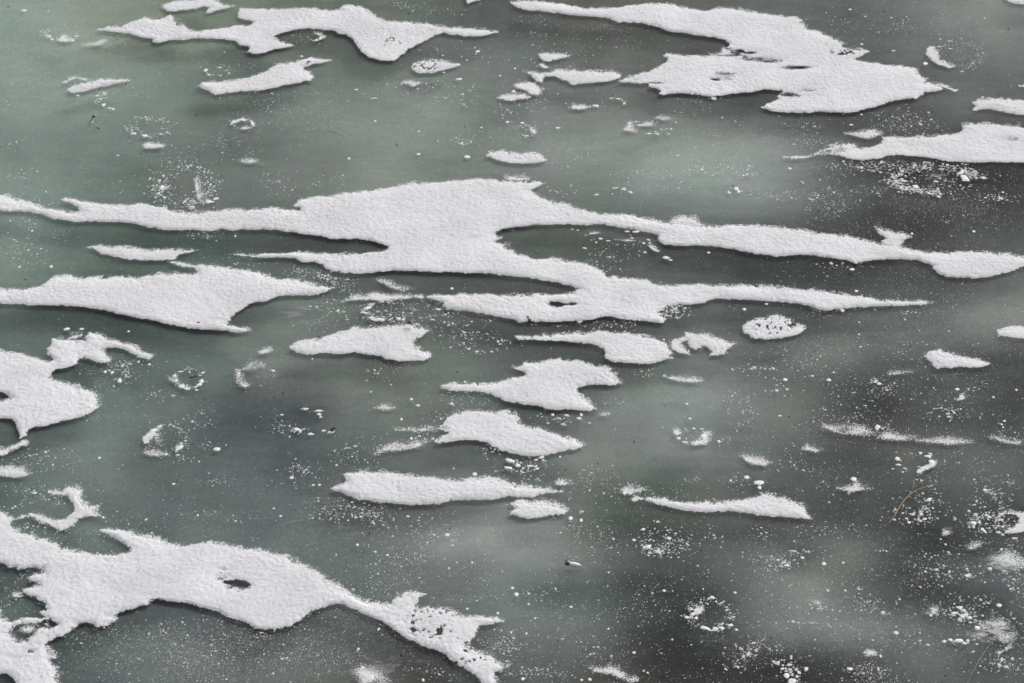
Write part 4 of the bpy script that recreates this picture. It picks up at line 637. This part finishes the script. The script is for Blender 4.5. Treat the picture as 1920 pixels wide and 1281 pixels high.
rim(q7, 'A3 1035,790 1050,750 1085,715 1140,688 1170,680 1150,705 1130,735 1135,755 1100,760 1070,790 1045,810', .25)
rim(q7, 'A3 1250,860 1275,835 1305,818 1322,826 1300,855 1265,878', .2)
rim(q7, 'A3 1040,858 1100,872 1160,885 1160,900 1100,895 1050,880', .8)
rim(q7, 'A3 1120,765 1140,770 1150,805 1170,825 1155,830 1130,805', .6)
rim(q8, 'A3 1705,280 1725,285 1730,325 1745,365 1780,395 1770,405 1730,380 1708,335', .85)
rim(q8, 'A3 1760,275 1800,240 1860,235 1900,250 1850,260 1800,275', 1.0)
rim(q6, 'A3 1292,392 1310,388 1325,405 1365,412 1362,428 1320,424 1298,410', 0)
rim(q6, 'A3 1440,355 1462,348 1468,370 1448,392 1425,405 1400,412 1398,402 1425,385', 0)
rim(q6, 'A3 1205,330 1225,350 1262,355 1262,338 1275,345 1285,385 1270,385 1255,368 1225,362', .3)
rim(q10, 'C3 1360,812 1400,800 1440,785 1445,750 1470,738 1490,742 1480,770 1490,800 1460,820 1400,825', .35)
rim(q10, 'C3 1250,720 1275,725 1285,742 1265,748 1248,738', .2)
rim(q11, 'C4 1380,740 1415,728 1442,745 1430,775 1405,790 1395,770', 0)
rim(q3, 'A1 1662,885 1690,868 1740,855 1775,862 1770,872 1730,868 1700,880 1672,892', .1)
rim(q3, 'A1 1800,865 1828,880 1835,900 1815,910 1812,890', .1)
rim(q3, 'A1 1725,922 1760,915 1785,922 1755,930', .1)
rim(q17, 'C1 205,930 235,935 245,955 230,970 222,955 210,945', .1)
rim(q13, 'B2 775,990 830,960 845,975 800,1005 785,1005', .3)
rim(q13, 'B2 815,1062 880,1058 930,1070 920,1080 850,1080', .3)

# bubbles one can count
BUB = """A1 172,75,20,9 B1 858,872,9,8 1172,945,9,6 668,1142,11,9 1170,1110,13,9 1520,1128,22,12 1622,918,9,6 1462,570,24,9 1595,370,18,8 1345,398,9,6 328,405,12,7 722,645,14,6 1853,657,14,9 848,708,28,4
C1 88,656,14,9 405,920,15,8 1255,880,9,5 98,492,9,6 D1 668,68,10,6 752,318,12,7 980,365,13,5 1210,457,17,12 1622,700,13,5 676,898,14,6 1636,130,7,5 235,1213,14,8
A2 232,433,10,7 140,692,10,7 368,690,12,10 480,1140,22,10 588,1140,16,8 925,1157,11,7 B2 1410,848,12,9 1028,1065,16,9 1315,998,18,6
C2 1492,590,12,8 1025,522,12,7 1750,997,14,9 1693,128,17,13 1708,148,12,13 D2 318,87,16,8 682,710,20,10 713,866,13,8 1558,437,12,8 1768,155,10,6 66,960,13,7 1113,452,10,7 732,1178,9,6
A3 1560,852,26,14 716,916,11,8 380,964,8,7 1250,1103,13,7 758,296,12,10 806,302,11,11 1075,243,12,7 862,360,16,18 248,1168,18,7
B3 405,203,7,6 828,440,7,6 1118,493,11,8 1166,538,16,7 1048,637,10,9 1118,777,10,9 1575,1033,18,12 256,1058,16,10 411,1112,12,7 456,1110,10,8 124,288,13,8 1505,368,10,6
C3 1335,527,11,7 1358,632,13,6 560,632,17,8 575,605,11,11 468,608,20,6 370,605,12,9 335,665,11,5 1768,1056,20,12 1855,1094,38,16 1652,1080,9,8 1170,64,10,5 422,908,8,7 1858,1130,14,10 1565,795,12,7 890,1165,18,14
D3 200,352,17,11 213,422,11,6 138,430,12,8 395,326,13,6 515,355,18,10 550,300,10,5 878,382,17,10 848,368,12,8 870,690,18,13 694,1067,22,14 743,116,8,6 1700,478,10,7 1780,650,11,7 1866,426,9,8 1470,478,18,17 1440,422,15,9 1640,1148,14,9 1372,597,10,6 1380,620,16,5 1310,617,9,5 163,612,13,6 602,533,6,5
A4 1050,93,8,7 1424,62,8,7 742,77,10,8 B4 128,12,9,6 176,68,10,7 1095,70,12,7 1376,203,20,11 730,275,11,9 860,325,8,8 945,349,12,6 1556,402,9,7 882,883,9,9 737,1024,9,9 768,1160,14,12 832,1228,22,20 1520,735,10,8 1740,767,12,7 1203,1248,10,10 1876,632,14,13
C4 498,82,15,14 574,97,12,12 956,240,13,9 807,232,9,7 502,722,12,7 390,590,8,7 180,914,8,8 1230,957,8,6 578,1247,10,7 637,1245,13,10 956,1050,12,9 1172,605,11,9 1682,618,13,7 108,630,16,12 80,585,12,9 1054,1195,9,6 1025,1182,7,6 640,1064,8,5 155,1240,15,10
D4 480,410,15,12 618,404,11,6 1294,452,10,7 1510,497,14,11 1383,467,9,7 1356,272,9,7 1320,234,9,5 1094,113,13,8 1585,872,18,12 1450,965,34,12 1390,958,16,10 1345,970,16,8 1490,983,15,9 888,1077,8,9 1740,710,18,12 1248,783,12,8 668,1168,22,10 633,604,9,6 210,1215,20,18 180,1168,14,7 250,1252,30,14 184,1142,10,6 150,1118,12,5 733,594,9,6 1120,57,18,5 1205,88,17,7 1455,725,26,8 1420,765,24,8 1475,790,22,8 1530,800,18,9 1024,666,8,6"""
DIRS = [('right of', 0), ('below and right of', 45), ('below', 90), ('below and left of', 135), ('left of', 180), ('above and left of', 225), ('above', 270), ('above and right of', 315)]
used_labels = set()
def where(px, py, i=0):
    c = sorted(LAND, key=lambda l: math.hypot((l[0]-px), (l[1]-py)*1.5))[i]
    a = math.degrees(math.atan2((py-c[1])*1.6, px-c[0])) % 360
    d = DIRS[int(((a+22.5) % 360)//45)][0]
    return d, c[2], math.hypot(px-c[0], (py-c[1])*1.6)
def auto_label(px, py, adjs, noun):
    opts = []
    for i in range(3):
        d, ph, dist = where(px, py, i)
        far_ = 'close' if dist < 130 else ('some way' if dist < 300 else 'far')
        for a in adjs: opts.append(f'{a} {noun} {d} {ph}')
        for a in adjs: opts.append(f'{a} {noun} {far_} {d} {ph}')
    d0, p0, _ = where(px, py, 0); d1, p1, _ = where(px, py, 1)
    opts.append(f'{adjs[0].split()[-1]} {noun} {d0} {p0}, {d1} {p1}')
    for o_ in opts:
        if o_ not in used_labels and 4 <= len(o_.split()) <= 16:
            used_labels.add(o_); return o_
    return opts[0]
t = None
for w in BUB.split():
    if ',' not in w: t = w; continue
    x, y, hw, hh = map(float, w.split(',')); px, py = TX[t[0]]+x*K, TY[t[1]]+y*K
    X, Y = G(px, py); r = hw*K*math.hypot(Y, CAM_H)/F
    V, Fc = fleck_mesh(np.zeros(1), np.zeros(1), np.array([r]), np.array([max(.55, hw/hh/1.65)]), np.array([rng.randn()*.15]), 14, irr=.16, hk=.055, hmax=.0012)
    o = mesh_obj('frozen_bubble', V, Fc, M_bub); o.location = (float(X), float(Y), 0)
    size = 'large' if hw > 19 else ('small' if hw > 10.5 else 'tiny'); shp = 'oval' if hw/hh > 1.45 else 'round'
    tag(o, auto_label(px, py, [f'{size} {shp} white'], 'bubble'), 'bubble', 'white bubbles frozen in the ice')

# ---------------------------------------------------------------- specks and plant bits
def lens(name, px, py, ln, wd, ang, m, parent=None, z=.002, bend=0.0, th=.5, top=1.0, local=False, n=9):
    """a little boat shaped body; length and width in sheet units, ang is the picture-plan angle"""
    X, Y = G(px, py); mp = math.hypot(float(Y), CAM_H)/F
    e = G([px-ln/2*math.cos(ang), px+ln/2*math.cos(ang)], [py+ln/2*math.sin(ang), py-ln/2*math.sin(ang)])
    p0 = np.array([e[0][0], e[1][0]]); p1 = np.array([e[0][1], e[1][1]]); d = p1-p0; L = np.linalg.norm(d); u = d/L; v = np.array([-u[1], u[0]])
    V = []; w = wd*mp*1.25/2; K2 = 8; c = (p0+p1)/2
    for i in range(n):
        s = i/(n-1); rr = w*max(.06, math.sin(math.pi*s**.8)**.75); q = (s-.5)*L*u + bend*L*math.sin(math.pi*s)*v
        for j in range(K2):
            a = 2*math.pi*j/K2; V.append([q[0]+v[0]*rr*math.cos(a), q[1]+v[1]*rr*math.cos(a), z+w*th+rr*th*math.sin(a)+top*.001*math.sin(math.pi*s)])
    Fc = [[i*K2+j, i*K2+(j+1) % K2, (i+1)*K2+(j+1) % K2, (i+1)*K2+j] for i in range(n-1) for j in range(K2)]
    Fc += [list(range(K2))[::-1], [(n-1)*K2+j for j in range(K2)]]
    V = np.array(V)
    if parent is None: o = mesh_obj(name, V, Fc, m); o.location = (c[0], c[1], 0)
    else: V[:, :2] += c-np.array(parent.location[:2]); o = mesh_obj(name, V, Fc, m, parent)
    return o
SPK = """368,217 236,158 744,273 767,26 871,238 184,587 47,525 598,632 858,698 531,738 1189,829 1060,881 1105,674 1121,869 1247,760 1531,595 1535,397 1560,901 1580,943 1613,924 1693,666 1707,649 1527,660 1693,687 385,750 331,903 361,833 591,974 693,1001 843,992 752,1229 830,1107 563,1028 1045,1202 1282,1235 1446,1197 1772,1268 1697,1010 1012,862 1891,55 1657,22 16,13 263,289 255,1186 369,1047 1315,1032 1730,790 1480,782 970,1235 640,12"""
for w in SPK.split():
    px, py = map(float, w.split(',')); br = (px, py) in ((1657, 22), (16, 13), (1247, 760), (563, 1028), (830, 1107), (640, 12))
    o = lens('seed', px, py, 3.2+rng.rand()*1.6, 2.6, rng.rand()*3, M_brown if br else M_dark, n=5, z=0, top=0)
    if (px, py) == (640, 12): o.location.z = .006
    tag(o, auto_label(px, py, ['tiny brown' if br else 'tiny black'], 'seed speck'), 'seed', 'dark specks frozen on the ice')
def husk(name, label, cat, px, py, parts, z=0):
    X, Y = G(px, py); r_ = bpy.data.objects.new(name, None); S.collection.objects.link(r_); r_.location = (float(X), float(Y), z); r_.empty_display_size = .02
    for (nm, dx, dy, ln, wd, a, m, zz) in parts:
        o = lens(nm, px+dx, py+dy, ln, wd, R(a), m, r_, zz)
    tag(r_, label, cat, 'scattered seed husks and plant bits'); return r_
husk('seed_husk', 'black and pink hook shaped husk standing on the ice at upper left', 'husk', 175.5, 225, [('seed', .5, -4.5, 7, 4.5, 40, M_dark, .002), ('stalk', -2.5, 1, 9, 1.8, 62, M_dark, .002), ('wing', -1.5, 3.5, 9, 3, 55, M_pale, 0), ('tip', -.5, 3, 4, 1.6, 45, M_dark, .003), ('wing', 3.5, -7.5, 8, 1.6, -5, M_pale, 0)])
husk('bud_scale', 'tiny amber and black bud scale just below the hook shaped husk', 'bud scale', 183, 241, [('scale', 0, 0, 10, 2.6, -22, M_brown, 0), ('tip', 2, .6, 4, 2, -20, M_dark, .001)])
husk('seed_husk', 'dark husk with brown tail lying on the two pronged snow patch', 'husk', 770, 613.5, [('seed', -1.5, 0, 12, 4.6, -28, M_dark, .001), ('stalk', 3.5, 2, 7, 3, -35, M_brown, .001)], .016)
husk('seed_husk', 'black husk with pinkish feathery foot at left of middle, beside a dark oval spot', 'husk', 622, 808, [('seed', 2.5, -2, 15, 4, 28, M_dark, .002), ('wing', -5, 4.5, 8, 5, 40, M_pale, 0), ('stalk', -4.5, .5, 5, 2, 55, M_brown, .002), ('wing', 2, 4, 10, 3, 30, M_pale, 0)])
husk('winged_seed', 'black and yellow seed with a long white wing and two dark hooks, lower middle', 'winged seed', 1070, 1059, [('wing', 8, 1.5, 26, 8.5, -10, M_bub, 0), ('seed', -6.5, 2, 7.5, 7, -60, M_dark, .004), ('seed', -2.5, 0, 6, 4, -20, M_brown, .004), ('hook', -8.5, -4.5, 6, 2.2, -60, M_dark, .002), ('hook', -5.8, -7, 3, 1.8, 70, M_dark, .002), ('wing', -3, -3.5, 8, 3, -25, M_pale, .003)])
husk('bud_scale', 'orange bud scale with black tip stuck in the lower edge of the central drift', 'bud scale', 992, 600, [('tip', -2, -2.5, 5, 2.5, -65, M_dark, .004), ('scale', 1.5, 2.5, 7.5, 5, -50, M_brown, 0), ('rim', 3, 1, 4, 2, -50, M_tan, .003)], .002)
husk('seed_husk', 'long black husk with pale tail inside the neat round frost ring', 'husk', 368, 708, [('seed', -7.5, 1, 12, 3.2, 4, M_dark, .001), ('stalk', 0, -1, 11, 2, 12, M_dark, .001), ('wing', 6.5, -2.2, 9, 3, 0, M_pale, 0), ('tip', 2.8, -3, 4, 2, -20, M_dark, .003)])
husk('seed_husk', 'small pale husk with brown tip under the right arm of the central drift', 'husk', 1603, 495.5, [('wing', 1, 0, 9, 5, -15, M_pale, .001), ('tip', -3.4, -2, 3, 2, -60, M_brown, .003)])
husk('bud_scale', 'olive and white bud scale on dark ice at far lower right', 'bud scale', 1723, 1102.5, [('scale', -3, -1.6, 4.5, 3.6, 40, M_brown, 0), ('wing', 2.2, 0, 6.5, 4.2, -45, M_pale, 0), ('tip', .4, 2.2, 2.6, 2, 80, M_dark, .003)])
husk('bud_scale', 'little ring shaped tan bud scale with black head near the bottom edge', 'bud scale', 1237, 1227, [('head', -2.3, .4, 3.8, 3.4, 0, M_dark, .002), ('scale', 2, -.4, 7, 4.4, 0, M_pale, 0), ('core', 1.6, -.5, 3.5, 2, 0, M_brown, .004)])
for lb, px, py, ln, wd, a, m, z, nm, ct in [
 ('brown seed lying on the tapering right end of the boomerang shaped patch', 579, 119.5, 9, 3.6, 14, M_brown, .007, 'seed', 'seed'),
 ('pinkish crumb under the lower edge of the central drift, left of middle', 664.5, 514, 6, 5, 20, M_pale, 0, 'plant_crumb', 'plant crumb'),
 ('cream coloured crumb at the lower right point of the heart shaped patch', 1115.5, 768.5, 10, 4, -5, M_pale, 0, 'plant_crumb', 'plant crumb'),
 ('cream crumb above the two pronged patch, left of the speckled ring', 651, 601, 8, 3.4, 8, M_pale, 0, 'plant_crumb', 'plant crumb'),
 ('cream coloured crumb right of the speckled ring under the thin crest', 809, 601, 7, 4, 10, M_pale, 0, 'plant_crumb', 'plant crumb'),
 ('black seed hull sunk in the lower rim of the large arrowhead patch', 373, 612.5, 7, 3, 0, M_dark, .018, 'seed', 'seed'),
 ('pair of short black bits beside a double bubble, upper right of middle', 1374.5, 349, 5, 2, -30, M_dark, 0, 'seed', 'seed'),
 ('thin reddish brown twig bit left of the heart shaped patch', 802.5, 760, 9, 1.8, 20, M_brown, 0, 'twig', 'twig'),
 ('tan bud bit with a pale end on the frayed drift at the right edge', 1909, 235.5, 7, 3, 0, M_tan, .012, 'plant_crumb', 'plant crumb'),
 ('small brown crumb under the right point of the large upper drift', 1711, 186, 6, 2.6, 10, M_brown, .001, 'plant_crumb', 'plant crumb'),
 ('dark and white husk bit below the small curved strip at the top left', 221, 74, 7, 3, 15, M_tan, 0, 'plant_crumb', 'plant crumb'),
 ('tan triangular crumb above the half ring of stout lumps', 1680, 850, 7, 3.4, 30, M_tan, 0, 'plant_crumb', 'plant crumb'),
 ('pale tan crumb on dim ice above the row of frost dots at right', 1502.5, 342.5, 8, 4, 0, M_pale, 0, 'plant_crumb', 'plant crumb')]:
    o = lens(nm, px, py, ln, wd, R(a), m, z=z); tag(o, lb, ct, 'scattered seed husks and plant bits')
def blade(name, label, cat, pts, wd, m, z0=.003, arch=.012):
    p = np.array(pts, float); t = np.linspace(0, 1, len(p)); tt = np.linspace(0, 1, 40)
    x = np.interp(tt, t, p[:, 0]); y = np.interp(tt, t, p[:, 1])
    for _ in range(3): x[1:-1] = (x[:-2]+2*x[1:-1]+x[2:])/4; y[1:-1] = (y[:-2]+2*y[1:-1]+y[2:])/4
    X, Y = G(x, y); c = np.array([X.mean(), Y.mean()]); X = X-c[0]; Y = Y-c[1]
    dx = np.gradient(X); dy = np.gradient(Y); l = np.hypot(dx, dy); nx_, ny_ = -dy/l, dx/l
    mp = math.hypot(c[1], CAM_H)/F; w = wd*mp/2*np.clip(np.sin(np.pi*np.clip(tt*.9+.08, 0, 1))**.4, .25, 1); V = []
    for i in range(40):
        z = z0+arch*math.sin(math.pi*tt[i])
        for j in range(6):
            a = math.pi/3*j; V.append([X[i]+nx_[i]*w[i]*math.cos(a), Y[i]+ny_[i]*w[i]*math.cos(a), z+w[i]*.7*math.sin(a)])
    Fc = [[i*6+j, i*6+(j+1) % 6, (i+1)*6+(j+1) % 6, (i+1)*6+j] for i in range(39) for j in range(6)]+[list(range(6))[::-1], [39*6+j for j in range(6)]]
    o = mesh_obj(name, V, Fc, m); o.location = (c[0], c[1], 0); tag(o, label, cat, 'scattered seed husks and plant bits')
blade('grass_blade', 'long bent tan grass blade on dark ice at lower right', 'grass blade', [(1665.5, 984), (1670, 978), (1676.5, 972), (1680, 967), (1688, 953), (1698, 940), (1711, 928), (1724, 920.5), (1741, 914.5), (1758.5, 907.5)], 1.7, M_tan)
blade('twig', 'thin faint brown stalk lying on the ice at upper middle left', 'twig', [(617, 247), (628, 250), (638, 254), (646, 258)], 1.1, M_brown, .001, .002)
M_line = noise_mat('pale_scratch', (0.6, 0.62, 0.62), (0.75, 0.77, 0.77), 300, 0.6, 0.2); vary_islands(M_line, .28, .32)
for lb, sc_ in [
 ('short pale hairline under the left tongue of the central drift, above the two pronged patch', 'B2 1622,1145 1660,1105 1700,1085 1722,1062'),
 ('pale hairline slanting on green ice above the left arm of the central drift', 'A2 545,135 590,105 650,75 745,48'),
 ('short crooked hairline over the blunt upper left corner of the central drift', 'B2 528,132 550,90 545,55 560,45'),
 ('curved hairline just right of the crooked one above the central drift', 'B2 600,60 625,80 650,120 690,132'),
 ('long faint hairline across milky ice right of the heart shaped patch', 'C3 1440,395 1475,440 1500,500 1530,560'),
 ('faint hairline left of the long loaf, above the whale shaped drift', 'B4 120,150 200,120 330,95 420,72'),
 ('faint hairline running down to the bottom edge at far right', 'D4 1700,955 1640,1040 1590,1120 1545,1200 1520,1262'),
 ('thin pale loop of a scratch above the lower rim of the branching strip', 'C1 1010,670 1030,640 1060,620 1075,640'),
 ('pale hairline over green ice left of the hooked patch stem', 'A3 745,505 800,520 860,528')]:
    pp = T(sc_); blade('ice_scratch', lb, 'scratch', pp, .9, M_line, .0002, 0)
for o in S.objects:
    if o.name.startswith('ice_scratch'): o['group'] = 'faint scratches in the ice'
